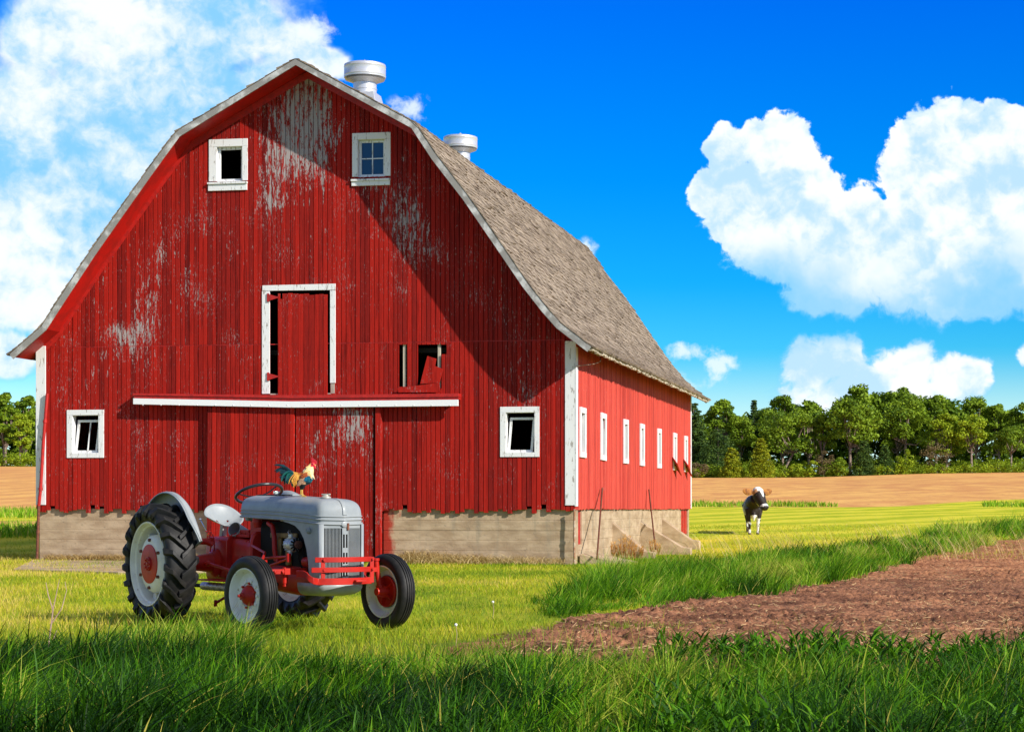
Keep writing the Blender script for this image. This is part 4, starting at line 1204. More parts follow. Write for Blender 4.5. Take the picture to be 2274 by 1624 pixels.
# foreground
def foreground():
    nc = 7500; cx, cy = scat(nc, 8.6, 18.0)
    bb = cx / cy; lim = 14.3 + 2.2 * (fbm(cx * .6, cy * .2, 13) - .5) * 1.6 + np.where((bb < -.19) & (bb > -.27), 1.6, 0) - 1.15 * sm(-.08, .06, bb)
    k = RNG.random(nc) < (1 - sm(-.9, .9, cy - lim)); cx, cy, lim = cx[k], cy[k], lim[k]; nc = len(cx)
    ct = .39 + 1.6 * (fbm(cx * .9, cy * .6, 23, 3) - .5) + RNG.normal(0, .16, nc) + .25 * sm(-2.4, 0, cy - lim) - .10 * (1 - sm(9.5, 12.5, cy))  # clumps nearest the camera darker, a vignette put into the tone
    chh = (.13 + .30 * np.clip(fbm(cx * .8, cy * .6, 19) * 1.7 - .3, .1, 1)) * RNG.uniform(.6, 1.3, nc) * (.5 + .5 * (1 - sm(-2.2, .4, cy - lim)))
    cr = RNG.uniform(.03, .10, nc); cn = RNG.integers(8, 26, nc); ix = np.repeat(np.arange(nc), cn); n = len(ix)
    a = RNG.random(n) * 6.28; r = cr[ix] * np.sqrt(RNG.random(n)); x = cx[ix] + r * np.cos(a); y = cy[ix] + r * np.sin(a)
    wind = 2.4 * clump_lean(cx, cy) * 2
    la = np.where(RNG.random(n) < .45, wind[ix] + RNG.normal(0, .5, n), a + RNG.normal(0, .5, n))
    h = chh[ix] * RNG.uniform(.5, 1.15, n); lean = RNG.uniform(.15, 1.25, n) ** 1.1; w = RNG.uniform(.007, .018, n) * np.where(RNG.random(n) < .10, 1.5, 1)
    tone = ct[ix] + RNG.normal(0, .16, n); tone = np.where(RNG.random(n) < .015, 1, np.minimum(tone, .93))
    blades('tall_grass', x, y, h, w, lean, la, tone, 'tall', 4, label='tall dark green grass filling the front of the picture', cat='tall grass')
    # seed stems
    x, y = scat(700, 9.5, 16.5); n = len(x)
    blades('seed_stems', x, y, RNG.uniform(.28, .46, n), np.full(n, .004), RNG.uniform(.2, .6, n), RNG.random(n) * 6.28, np.full(n, .9) + RNG.normal(0, .1, n), 'tall', 3, label='thin pale seed stems standing in the front grass', cat='grass stems')
    # broad leaved weeds at the lower right
    x, y = scat(2400, 9.0, 14.6, .02, .30); k = fbm(x * .7, y * .5, 29) > .46; x, y = x[k], y[k]; m_ = 6; xx = np.repeat(x, m_); yy = np.repeat(y, m_); n = len(xx)
    zz = H(xx, yy) + np.repeat(RNG.uniform(.08, .26, len(x)), m_) * RNG.uniform(.3, 1, n)
    blades('broadleaf_weeds', xx, yy, RNG.uniform(.06, .12, n), RNG.uniform(.018, .032, n), RNG.uniform(.7, 1.3, n), RNG.random(n) * 6.28, .45 + RNG.normal(0, .18, n), 'tall', 3, z=zz, label='broad leaved weeds among the front grass on the right', cat='weeds')
foreground()
def lawn():
    x, y = scat(250000, 13.2, 47, pw=1.35)
    so = soil_mask(x, y); tuft = fbm(x * 1.8, y * 1.2, 33)
    k = ~in_barn(x, y, -.02) & (~so | ((tuft > .60 - .22 * (1 - sm(-.09, .0, x / y)) + .1 * sm(.02, .08, x / y)) & (RNG.random(len(x)) < .6) & (x / y < .09))); x, y = x[k], y[k]; so = so[k]; n = len(x)
    patch = fbm(x * .6, y * .3, 35); left = 1 - sm(-.33, -.19, x / y)
    h = (.035 + .055 * fbm(x * 1.4, y, 36)) * RNG.uniform(.6, 1.5, n) * (1 + .45 * (1 - sm(14, 20, y))) * (1 + .5 * left)
    w = np.maximum(.006, .00030 * y) * RNG.uniform(.8, 1.4, n)
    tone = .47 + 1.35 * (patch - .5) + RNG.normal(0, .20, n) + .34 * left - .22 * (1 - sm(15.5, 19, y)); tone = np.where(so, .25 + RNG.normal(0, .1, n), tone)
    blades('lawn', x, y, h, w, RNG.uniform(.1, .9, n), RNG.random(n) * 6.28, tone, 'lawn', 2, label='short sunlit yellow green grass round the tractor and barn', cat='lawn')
    # rank tufts round the wheels
    c = TRC; x = c.x + RNG.normal(-.3, 1.2, 9000); y = c.y + RNG.normal(.6, 1.3, 9000); k = fbm(x * 1.7, y * 1.3, 45) > .50; x, y = x[k], y[k]; n = len(x)
    blades('rank_grass', x, y, RNG.uniform(.06, .17, n), RNG.uniform(.005, .009, n), RNG.uniform(.2, .9, n), RNG.random(n) * 6.28, .35 + RNG.normal(0, .18, n), 'lawn', 3, label='uncut grass standing under the tractor', cat='grass')

TRC = Vector((-2.794, 18.41, 0))
lawn()
def verge():
    n0 = 26000; t = RNG.random(n0); y = 20 * np.exp(t * math.log(9)); x = RNG.uniform(-.05, .34, n0) * y
    k = inpoly(x + (fbm(x * .9, y * .5, 47) - .5) * 1.2, y + (fbm(x * .9, y * .5, 48) - .5) * 3.0, BERM); cx, cy = x[k], y[k]; nc = len(cx)
    hs = fbm(cx * .8, cy * .40, 49, 3); end = sm(-.040, -.018, cx / cy)
    ch = (.12 + .43 * np.clip(hs * 2.4 - .75, 0, 1)) * RNG.uniform(.75, 1.25, nc) * (.45 + .55 * end)
    ct = .46 + 1.5 * (fbm(cx * 1.1, cy * .5, 53, 3) - .5) + RNG.normal(0, .15, nc) + .15 * sm(30, 60, cy)
    cw = 2.2 * clump_lean(cx, cy, 51, 1.3) * 2; cn = RNG.integers(8, 20, nc); ix = np.repeat(np.arange(nc), cn); n = len(ix)
    a = RNG.random(n) * 6.28; r = RNG.random(n) ** .5 * np.maximum(.08, .0035 * cy[ix]); x = cx[ix] + r * np.cos(a); y = cy[ix] + r * np.sin(a)
    la = np.where(RNG.random(n) < .5, cw[ix] + RNG.normal(0, .5, n), a); h = ch[ix] * RNG.uniform(.5, 1.15, n)
    w = np.maximum(.010, .00042 * y) * RNG.uniform(.7, 1.5, n)
    tone = ct[ix] + RNG.normal(0, .15, n); tone = np.where(RNG.random(n) < .02, 1, np.minimum(tone, .95))
    blades('verge_grass', x, y, h, w, RNG.uniform(.2, 1.1, n), la, tone, 'berm', 3, label='lush bright green grass growing along the edge of the ploughed soil', cat='grass verge')
    # dry seed heads rising behind the verge
    y = RNG.uniform(40, 60, 1500); x = RNG.uniform(.02, .24, 1500) * y; k = fbm(x * .5, y * .3, 55) > .5; x, y = x[k], y[k]; n = len(x)
    blades('dry_stalks', x, y, RNG.uniform(.4, .95, n), np.full(n, .012), RNG.uniform(.3, .9, n), math.pi + RNG.normal(0, .5, n), RNG.random(n), 'dry', 3, label='thin dry seed stalks behind the green verge', cat='dry grass')
    # hay field nap
    x, y = scat(30000, 44, 70, pw=1.2); k = ~in_barn(x, y); x, y = x[k], y[k]; n = len(x)
    blades('hay_stubble', x, y, RNG.uniform(.05, .12, n), .0005 * y, RNG.uniform(.3, 1, n), RNG.random(n) * 6.28, .66 + .7 * (fbm(x * .3, y * .3, 59) - .5) + RNG.normal(0, .12, n), 'lawn', 1, label='cut yellow hay stubble of the field behind the cow', cat='stubble')
    # rough strips between the fields
    px = RNG.uniform(-60, 2400, 9000); y = RNG.uniform(112, 118, 9000); x = (px - CX) / F * y
    k = (((x / y > .03) & (x / y < .115)) | (x / y > .19)) & (fbm(x * .12, y * 0, 63) > .46); x, y = x[k], y[k]; n = len(x)
    blades('field_margin', x, y, RNG.uniform(.15, .55, n) * (fbm(x * .15, 0 * x, 64) * 1.2), np.full(n, .08), RNG.uniform(.1, .6, n), RNG.random(n) * 6.28, .72 + RNG.normal(0, .2, n), 'berm', 2, label='rough green strip between the hay field and the brown field', cat='grass strip')
    y = np.concatenate([RNG.uniform(58, 64, 3500), RNG.uniform(82, 95, 4500)]); x = RNG.uniform(-.42, -.27, len(y)) * y; n = len(x)
    blades('field_margin', x, y, RNG.uniform(.15, .5, n), np.full(n, .05), RNG.uniform(.1, .6, n), RNG.random(n) * 6.28, .72 + RNG.normal(0, .2, n), 'berm', 2, label='two green strips crossing the brown field left of the barn', cat='grass strip')
verge()
def scraps():
    # straw along the foundation
    lx = RNG.uniform(-3.9, -.2, 5200); k = RNG.random(len(lx)) < np.interp(lx, [-3.9, -3.3, -2.4, -1, 0], [.9, 1, .5, .25, .15]); lx = lx[k]
    ly = -np.abs(RNG.normal(0, .22, len(lx))); n = len(lx); hh = np.interp(lx, [-3.9, -3.4, -2.6, -1, 0], [.1, .26, .16, .10, .06])
    c, s = math.cos(TH), math.sin(TH); x = BC.x + lx * c - ly * s; y = BC.y + lx * s + ly * c
    blades('straw', x, y, RNG.uniform(.1, .26, n), np.full(n, .014), RNG.uniform(.8, 1.6, n), RNG.random(n) * 6.28, RNG.random(n), 'dry', 3, z=hh * RNG.random(n) * np.exp(ly * 2), label='loose straw drifted against the barn foundation', cat='straw')
    lx = RNG.uniform(-11.6, -8, 1800); ly = -np.abs(RNG.normal(0, .12, len(lx))) - .03; n = len(lx); x = BC.x + lx * c - ly * s; y = BC.y + lx * s + ly * c
    blades('straw', x, y, RNG.uniform(.08, .2, n), np.full(n, .014), RNG.uniform(.8, 1.6, n), RNG.random(n) * 6.28, RNG.random(n) * .6, 'dry', 3, z=.05 + RNG.random(n) * .05, label='dry straw lying on the concrete slab', cat='straw')
    # rusty brown weeds against the side wall
    rg = random.Random(9)
    spots = [(1342, 1238, .48), (1352, 1240, .3), (1362, 1240, .42), (1372, 1243, .36), (1381, 1243, .5), (1391, 1245, .6), (1400, 1244, .45), (1409, 1243, .35), (1424, 1240, .3), (1449, 1236, .42), (1462, 1232, .3)]
    WL_ = ['the one nearest the barn corner', 'second from the barn corner', 'third from the barn corner', 'just right of the leaning steel post', 'the taller one before the first buttress', 'the tallest, bushy one of the row', 'sixth from the near corner', 'the last of the close row', 'alone in front of the first buttress', 'between the first and second buttress', 'the farthest from the barn corner']
    for i, (px, py, h) in enumerate(spots):
        p = G(px, py); e = empty('dried_weed', p, 0, 'rusty brown dried weed by the barn side, ' + WL_[i], 'weed', 'dried weeds by the side wall')
        mb = MB(); n = 5
        for j in range(n):
            a = rg.uniform(0, 6.28); L = h * rg.uniform(.6, 1.1); tip = Vector((math.cos(a) * L * .25, math.sin(a) * L * .25, L)); mb.tube([(0, 0, 0), tip * .5 + Vector((rg.uniform(-.02, .02), 0, 0)), tip], [.007, .006, .003], 4)
        mb.build('stem', M['rust_weed'], e)
        nn = 90; t = np.random.default_rng(i).random(nn) * .75 + .22; an = np.random.default_rng(i + 50).random(nn) * 6.28
        blades('leaves', np.cos(an) * .07 * h * 2 * t, np.sin(an) * .07 * h * 2 * t, np.full(nn, .07), np.full(nn, .014), np.full(nn, .8), an, np.random.default_rng(i).random(nn), 'rusty', 2, z=t * h, parent=e)
M['rust_weed'] = mat('weed_stem', (.30, .13, .04), .8)
M['rusty'] = grass_mat('rusty_leaves', [(0, (.36, .15, .03)), (1, (.72, .40, .10))])
scraps()
# dead twig in the front grass
def twig():
    def Q(px, py, Z=15.0): return P(px, py, Z)
    b = Q(103, 1502); e = empty('dead_stem', (b.x, b.y, float(H(b.x, b.y))), 0, 'tall bare dead stem with side twigs standing at the lower left', 'stem')
    def rel(px, py, dy=0): v = P(px, py, 15.0 + dy) - e.location; return v
    mb = MB(); mb.tube([(0, 0, -.02), rel(104, 1480), rel(109, 1420), rel(118, 1350), rel(132, 1285)], [.010, .009, .007, .005, .002], 6); mb.build('stem', M['twig'], e)
    for pts in ([(118, 1355), (107, 1320), (102, 1292)], [(113, 1385), (137, 1350), (148, 1310), (144, 1290)], [(107, 1440), (118, 1420), (126, 1398)]):
        mb = MB(); mb.tube([rel(*pts[0])] + [rel(q[0], q[1], .05 * i) for i, q in enumerate(pts[1:])], [.005, .004, .0025, .002][:len(pts)], 5); mb.build('branch', M['twig'], e)
M['twig'] = mat('dead_twig', (.42, .27, .20), .8)
twig()
for (px, py, s) in ((1094, 1372, 'in the short grass between the tractor and the verge'), (1012, 1432, 'at the edge of the tall grass right of the front wheel')):
    p = G(px, py); e = empty('dandelion', p, 0, 'white dandelion seed head ' + s, 'dandelion')
    mb = MB(); mb.tube([(0, 0, 0), (.01, 0, .10), (.0, 0, .17)], .0025, 5); mb.build('stem', M['twig'], e)
    mb = MB(); mb.ball((0, 0, .178), .014, 8); mb.build('seed_head', mat('seed_head', (.8, .8, .76), .9), e)
# ------------------------------------------------------------------ tractor
def metal_paint(name, col, col2, rough=.35, chip=(.66, .70), chipc=(.14, .06, .03)):
    m, nb, b, out = newmat(name)
    tc = nb.new('ShaderNodeTexCoord').outputs['Object']
    c = nb.mix(nb.step(nb.noise(tc, 5, 4), .35, .7), col, col2)
    gr = nb.step(nb.noise(tc, 3.2, 6, .7), .50, .72); c = nb.mix(nb.m('MULTIPLY', gr, .35), c, nb.vm('MULTIPLY', c, (.45, .38, .32)))
    n = nb.noise(tc, 14, 6, .7)
    ch = nb.step(n, chip[0], chip[1]); c = nb.mix(ch, c, chipc)
    nb.put(b.inputs['Base Color'], c); nb.put(b.inputs['Roughness'], nb.m('ADD', rough, nb.m('ADD', nb.m('MULTIPLY', ch, .4), nb.m('MULTIPLY', nb.noise(tc, 9, 4), .15))))
    b.inputs['Specular IOR Level'].default_value = .35; b.inputs['Coat Weight'].default_value = .08; b.inputs['Coat Roughness'].default_value = .2
    bump(nb, b, nb.noise(tc, 6, 3), .12, .01)
    return m
M['tgrey'] = metal_paint('tractor_grey', (.27, .295, .305), (.33, .35, .355), .36, (.70, .73), (.30, .26, .22))
M['tred'] = metal_paint('tractor_red', (.50, .012, .003), (.38, .009, .004), .42, (.67, .71), (.10, .03, .02))
M['twhite'] = metal_paint('wheel_white', (.82, .81, .76), (.70, .68, .62), .4, (.62, .68), (.30, .17, .07))
M['tdark'] = mat('engine_dark', (.012, .011, .011), .8, spec=.2)
M['tbrass'] = mat('old_brass', (.25, .14, .03), .5, col2=(.10, .06, .02), scale=10)
M['talu'] = mat('cast_aluminium', (.62, .62, .60), .4, .5, col2=(.35, .34, .33), scale=20)
M['tchrome'] = mat('polished_metal', (.75, .75, .75), .12, 1.0)
M['radcap'] = mat('radiator_cap', (.50, .47, .38), .4, .4)
M['wheelrim'] = mat('black_rim', (.02, .02, .022), .3)
def rubber():
    m, nb, b, out = newmat('rubber'); tc = nb.new('ShaderNodeTexCoord').outputs['Object']
    c = nb.mix(nb.step(nb.noise(tc, 7, 5), .4, .7), (.010, .010, .010), (.026, .023, .021))
    c = nb.mix(nb.step(nb.noise(nb.mapv(tc, (1, 1, 1)), 18, 5, .7), .68, .76), c, (.12, .10, .08))
    nb.put(b.inputs['Base Color'], c); b.inputs['Roughness'].default_value = .55; b.inputs['Specular IOR Level'].default_value = .3
    bump(nb, b, nb.noise(tc, 40, 4), .25, .004); return m
M['rubber'] = rubber()
TO = Vector((-2.794, 18.41, 0.0)); TA = R(-53.0)
TRACTOR = empty('tractor', TO, TA, 'vintage grey and red tractor with white wheels parked in the grass', 'tractor')
Tinv = (Matrix.Translation(TO) @ Matrix.Rotation(TA, 4, 'Z')).inverted()
def tray(px, py): return Tinv @ Vector((0, 0, HC)), Tinv.to_3x3() @ Vector(((px - CX) / F, 1, (HY - py) / F))
def tl(px, py, y): o, d = tray(px, py); t = (y - o.y) / d.y; p = o + d * t; return (p.x, p.z)
def ty(px, py, x): o, d = tray(px, py); t = (x - o.x) / d.x; p = o + d * t; return (p.y, p.z)
def crop2(x, y): return (x * .2735 + 499.6, y * .2735 + 999)
def crop1(x, y): return (x * .2734 + 222, y * .2734 + 999)
RX = Matrix.Rotation(R(90), 4, 'X')          # z -> -y
def part(mb, name, m, parent=TRACTOR, smooth=35, bevel=0.0, **k): return mb.build(name, M[m], parent, smooth=smooth, bevel=bevel, **k)
def ring(n, r, h, f, M0=RX, ph=0.0):
    for k in range(n):
        a = ph + 2 * math.pi * k / n; f(Matrix.Translation((0, 0, 0)) @ M0 @ Matrix.Translation((r * math.cos(a), r * math.sin(a), h)))
def hexnut(mb, Mx, r=.014, h=.014):
    mb.lathe([(0.0005, h), (r * .9, h), (r, h * .8), (r, 0)], 6, M=Mx)
def front_wheel(pos, far, steer=0):
    w = empty('front_wheel', pos, (R(180) if far else 0.0) + R(6.5)); w.parent = TRACTOR; w.scale = (1.02, 1.25, 1.02)
    mb = MB(); half = [(.243, .050), (.262, .060), (.295, .067), (.325, .064), (.343, .054), (.352, .044), (.3565, .034), (.349, .032), (.349, .028), (.360, .026), (.361, .014), (.352, .012), (.352, .008), (.362, .006)]
    prof = half + [(r, -h) for r, h in half[::-1]]
    mb.lathe(prof, 56, M=RX); part(mb, 'tyre', 'rubber', w, 40)
    mb = MB(); mb.lathe([(.246, .052), (.252, .056), (.250, .060), (.240, .058), (.232, .048), (.222, .040), (.214, .020), (.205, .008), (.190, .004), (.165, .002), (.150, .010), (.138, .016), (.122, .018), (.120, .010), (.0, .010)], 48, M=RX)
    mb.lathe([(.246, -.052), (.250, -.060), (.238, -.058), (.226, -.045), (.216, -.02), (.206, .0), (.160, -.004)], 48, M=RX)
    part(mb, 'rim', 'twhite', w, 30)
    # raised pads between the bolts
    mb = MB()
    for k in range(10):
        a = 2 * math.pi * k / 10; mb.cbox((.132, 0, .020), (.030, .022, .010), M=RX @ Matrix.Rotation(a, 4, 'Z'))
    part(mb, 'rim_lugs', 'twhite', w, bevel=.002) if not far else None
    mb = MB(); mb.lathe([(.096, .012), (.096, .022), (.090, .030), (.076, .048), (.058, .060), (.040, .066), (.030, .070), (.028, .085), (.024, .090), (.001, .091)], 32, M=RX); mb.lathe([(.014, .090), (.014, .112), (.001, .113)], 6, M=RX)
    part(mb, 'hub', 'tred', w, 30)
    mb = MB(); ring(6, .112, .018, lambda Mx: hexnut(mb, Mx, .012, .018), ph=.3); part(mb, 'wheel_nut', 'tred', w)
    mb = MB(); mb.lathe([(.150, -.006), (.150, -.020), (.140, -.026), (.120, -.018), (.06, -.014), (.055, -.05), (.04, -.09), (.035, -.11), (.001, -.11)], 32, M=RX)
    for k in range(5):
        a = 2 * math.pi * k / 5; mb.cbox((.085, 0, -.028), (.10, .008, .03), M=RX @ Matrix.Rotation(a, 4, 'Z'))
    part(mb, 'inner_hub', 'tred', w, 30)
    return w
NW = .73
wn = front_wheel((0, -NW, .36), False); wf = front_wheel((0, NW, .36), True)
wn['label'] = 'near white front wheel with a red cone hub'; wf['label'] = 'far front wheel seen from its red inner side'
def rear_wheel(pos, far):
    w = empty('rear_wheel', pos, R(180) if far else 0.0); w.parent = TRACTOR
    RR = .612
    mb = MB(); half = [(.410, .112), (.435, .134), (.47, .148), (.51, .150), (.540, .142), (.556, .122), (.562, .06), (.564, .0)]
    prof = half + [(r, -h) for r, h in half[-2::-1]]
    mb.lathe(prof, 72, M=RX)
    ty_ = part(mb, 'tyre', 'rubber', w, 50)
    mb = MB(); nl = 19
    st = [(-.028, .556, .044, -.03, .050), (.03, .556, .050, .05, .046), (.08, .555, .052, .14, .044), (.125, .545, .058, .215, .046), (.150, .520, .048, .255, .052), (.158, .488, .036, .28, .058), (.152, .452, .010, .29, .050)]
    for side in (1, -1):
        for k in range(nl):
            a0 = 2 * math.pi * (k + (.5 if side < 0 else 0)) / nl; vs = []
            for (h, rb, ht, da, wa) in st:
                hh = h * side; top = min(rb + ht, RR)
                for (r_, s_) in ((rb - .012, -wa * 1.5), (rb - .012, wa * 1.5), (top, wa * .85), (top, -wa * .85)):
                    if h > .13 and r_ == top: r_ = rb + ht * .2; hp = hh + side * ht * .65
                    else: hp = hh
                    a = a0 + (da + s_) * (-1 if False else 1); vs.append((r_ * math.cos(a), r_ * math.sin(a), hp))
            fs = [(3, 2, 1, 0)]
            for i in range(len(st) - 1):
                for j in range(4): fs.append((i * 4 + j, i * 4 + (j + 1) % 4, i * 4 + 4 + (j + 1) % 4, i * 4 + 4 + j))
            e = (len(st) - 1) * 4; fs.append((e, e + 1, e + 2, e + 3))
            mb.add(vs, fs, RX @ Matrix.Rotation(R(0), 4, 'Z'))
    tr = mb.build('tread', M['rubber'], ty_, bevel=.004)
    mb = MB(); mb.lathe([(.414, .120), (.424, .130), (.421, .139), (.408, .137), (.400, .118), (.393, .10), (.378, .088), (.372, .05), (.372, -.05), (.378, -.09), (.40, -.12), (.421, -.138)], 64, M=RX)
    part(mb, 'rim', 'twhite', w, 30)
    mb = MB(); mb.lathe([(.374, -.085), (.35, -.080), (.310, -.070), (.296, -.05), (.294, .035), (.286, .070), (.268, .094), (.240, .106), (.198, .112), (.0, .112)], 56, M=RX)
    part(mb, 'disc', 'twhite', w, 30)
    mb = MB(); mb.lathe([(.196, .110), (.196, .120), (.188, .122), (.07, .122), (.068, .136), (.060, .138), (.045, .138), (.040, .130), (.020, .130), (.018, .144), (.001, .145)], 40, M=RX)
    ring(8, .052, .138, lambda Mx: hexnut(mb, Mx, .010, .012)); part(mb, 'hub', 'tred', w, 30)
    mb = MB(); ring(6, .238, .105, lambda Mx: hexnut(mb, Mx, .018, .022), ph=.5); part(mb, 'wheel_nut', 'rust', w)
    mb = MB()
    for k in range(6):
        a = 2 * math.pi * k / 6 + .25; mb.cbox((.338, 0, -.01), (.07, .075, .055), M=RX @ Matrix.Rotation(a, 4, 'Z'))
    part(mb, 'bracket', 'twhite', w, bevel=.004)
    return w
RXX = -1.90; NR = .79
rn = rear_wheel((RXX, -NR, .612), False); rf = rear_wheel((RXX, NR, .612), True)
rn['label'] = 'near rear wheel with deep black tread and white disc'
# mudguards
def mudguard(s):
    mb = MB(); cx, cz = (RXX - .02, .612) if s < 0 else (RXX - .16, .63); r = .725; yi = s * (NR - .165); n = 30; vs = []
    a0, a1 = R(19), R(160)
    for i in range(n + 1):
        a = a0 + (a1 - a0) * i / n; t = min(i, n - i) / n; k = min(1, .35 + t / .22)
        cs, sn = math.cos(a), math.sin(a)
        for (rr, w) in ((r - .012, .105), (r - .002, .085), (r - .004, .05), (r - .03, .02), (r - .10, .006), (r - .16, .0), (r - .17, -.012), (r - .34, -.012)):
            vs.append((cx + cs * rr, yi - s * 0 + s * w * k, cz + sn * rr))
    q = 8; fs = [(i * q + j, i * q + j + 1, i * q + j + q + 1, i * q + j + q) for i in range(n) for j in range(q - 1)]
    mb.add(vs, fs); o = part(mb, 'mudguard', 'tgrey', TRACTOR, 40)
    so = o.modifiers.new('thick', 'SOLIDIFY'); so.thickness = .006; so.offset = 0
    mb = MB(); pts = [Vector(vs[i * q]) for i in range(n + 1)] + [Vector(vs[n * q + q - 1])]; pts = [Vector(vs[q - 1])] + pts; mb.tube(pts, .008, 6); part(mb, 'rolled_edge', 'tgrey', o)
    return o
mudguard(-1); mudguard(1)

# bonnet
W0 = .235
def hood_z(x): return float(np.interp(x, [-1.25, -.6, .0, .25], [1.300, 1.292, 1.268, 1.250]))
def low_z(x): return float(np.interp(x, [-1.25, -.4, .1, .48], [1.075, 1.055, 1.03, 1.005]))
NOSE = .468; PWR = 2 / 4.4
def plan(n=30):
    pts = [(.12, -W0), (.20, -W0), (.28, -W0), (.34, -W0 + .001), (.375, -.226), (.398, -.208), (.41, -.18), (.425, -.14), (.440, -.09), (.455, -.045), (NOSE - .003, -.015), (NOSE, 0)]
    return pts + [(x, -y) for x, y in pts[-2::-1]]
mb = MB(); ns = 28; vs = []; xs = list(np.linspace(-1.235, .12, 14))
for x in xs:
    top, lo = hood_z(x), low_z(x); w = W0 * (1 if x > -1.1 else .985); rr = 0 if x > -1.2 else .012
    for k in range(ns + 1):
        th = math.pi * k / ns; c, q = math.cos(th), math.sin(th)
        y = -w * math.copysign(abs(c) ** PWR, c); z = lo + (top - lo - rr) * (max(q, 0) ** PWR)
        vs.append((x, y * (1 - rr * 2), z - .010 * (y / w) ** 2 * (1 if k not in (0, ns) else 0)))
m_ = ns + 1; fs = [(i * m_ + k, i * m_ + k + 1, (i + 1) * m_ + k + 1, (i + 1) * m_ + k) for i in range(len(xs) - 1) for k in range(ns)]
fs.append(tuple(range(ns, -1, -1))); mb.add(vs, fs)
pc = plan(); n = len(pc); vs = []; nj = 16; cxc = .12
for j in range(nj + 1):
    ph = math.pi / 2 * j / nj; k = max(math.cos(ph), 0) ** PWR; zz = math.sin(ph) ** PWR
    for (x, y) in pc:
        lo = low_z(x); top = hood_z(.12)
        kk = max(k, .0); vs.append((cxc + (x - cxc) * kk, y * kk, lo + (top - lo) * zz - (.010 * (y * kk / W0) ** 2)))
fs = [(j * n + i, j * n + i + 1, (j + 1) * n + i + 1, (j + 1) * n + i) for j in range(nj) for i in range(n - 1)]
mb.add(vs, fs); bonnet = part(mb, 'bonnet', 'tgrey', TRACTOR, 40)
def hood_line(z_off, out=.004):
    pts = []
    for x in np.linspace(-1.22, .30, 12): pts.append((x, -(W0 + out), low_z(x) + z_off))
    for (x, y) in plan()[3:12]: pts.append((x + out, y * (1 + out * 3), low_z(x) + z_off))
    return pts + [(p[0], -p[1], p[2]) for p in pts[-2::-1]]
for zo, r in ((.012, .010), (.052, .0075), (.082, .005)):
    mb = MB(); mb.tube(hood_line(zo), r, 8); part(mb, 'bead', 'tgrey', bonnet)
# centre ridge strip and seam
mb = MB(); pts = [(x, 0, hood_z(x) + .001) for x in (-.55, -.3, 0, .12)] + [(.12 + (NOSE - .12) * math.cos(a) ** PWR + .002, 0, low_z(.45) + (hood_z(.12) - low_z(.45)) * math.sin(a) ** PWR + .002) for a in (1.3, 1.1, .9, .7, .5, .35, .22, .12)]
mb.tube(pts, .010, 8, squash=(2.2, .35)); part(mb, 'ridge', 'tgrey', bonnet)
mb = MB(); a = tl(575, 1101, -.08); b = tl(632, 1101, -.08)
mb.box(a[0], b[0], -.10, -.02, hood_z(-1) - .004, hood_z(-1) + .004); mb.build('fuel_door_gap', M['tdark'], bonnet)
mb = MB(); mb.box(a[0] - .02, b[0] + .05, -.022, .10, hood_z(-1) - .006, hood_z(-1) + .006); mb.build('fuel_door', M['tgrey'], bonnet, bevel=.002)
mb = MB(); mb.lathe([(.046, 0), (.048, .012), (.040, .018), (.03, .022), (.03, .030), (.022, .034), (.001, .035)], 20, M=Matrix.Translation((.10, 0, 1.262))); mb.box(-.045, .045, -.010, .010, .030, .044, M=Matrix.Translation((.10, 0, 1.262)) @ Matrix.Rotation(.6, 4, 'Z'))
part(mb, 'radiator_cap', 'radcap', bonnet, bevel=.003)
# nose badge and latch
mb = MB(); mb.ball((0, 0, 0), (.008, .040, .032), 16, M=Matrix.Translation((NOSE + .004, 0, 1.018))); part(mb, 'badge', 'tgrey', bonnet, 60)
mb = MB(); mb.box(NOSE + .006, NOSE + .020, .014, .034, .965, 1.030); part(mb, 'latch', 'rust', bonnet, bevel=.002)
# nose shell: side panels with the engine arch
def shell(s):
    Y = s * .232
    arch = [crop2(520, 590), crop2(570, 612), crop2(610, 655), crop2(640, 715), crop2(662, 800), crop2(676, 900), crop2(683, 1000), crop2(688, 1060)]
    q = [tl(px, py, -.232) for px, py in arch]
    poly = [(q[0][0] - .12, low_z(-.1) + .01)] + [(q[0][0] - .1, q[0][1] + .012)] + q + [(q[-1][0] + .02, .455), (.36, .455), (.385, .5), (.385, 1.03)]
    mb = MB(); mb.prism(poly, 1, Y - .004, Y + .004); o = part(mb, 'side_panel', 'tgrey', TRACTOR, bevel=.002)
    # rounded front corner
    mb = MB(); vs = []; n = 6
    for z in (.455, .52, 1.02):
        for k in range(n + 1):
            a = math.pi / 2 * k / n; vs.append((.385 + .035 * math.sin(a), s * (.197 + .039 * math.cos(a)), z))
    fs = [(j * (n + 1) + k, j * (n + 1) + k + 1, (j + 1) * (n + 1) + k + 1, (j + 1) * (n + 1) + k) for j in range(2) for k in range(n)]
    mb.add(vs, fs); oo = part(mb, 'corner', 'tgrey', o, 60); sd = oo.modifiers.new('t', 'SOLIDIFY'); sd.thickness = .004
    if s < 0:
        c = tl(*crop2(685, 652), -.236); mb = MB(); mb.lathe([(.030, 0), (.030, .010), (.024, .018), (.020, .030), (.016, .032), (.012, .026), (.001, .026)], 20, M=Matrix.Translation((c[0], -.236, c[1])) @ RX); part(mb, 'lamp_socket', 'tgrey', o)
shell(-1); shell(1)
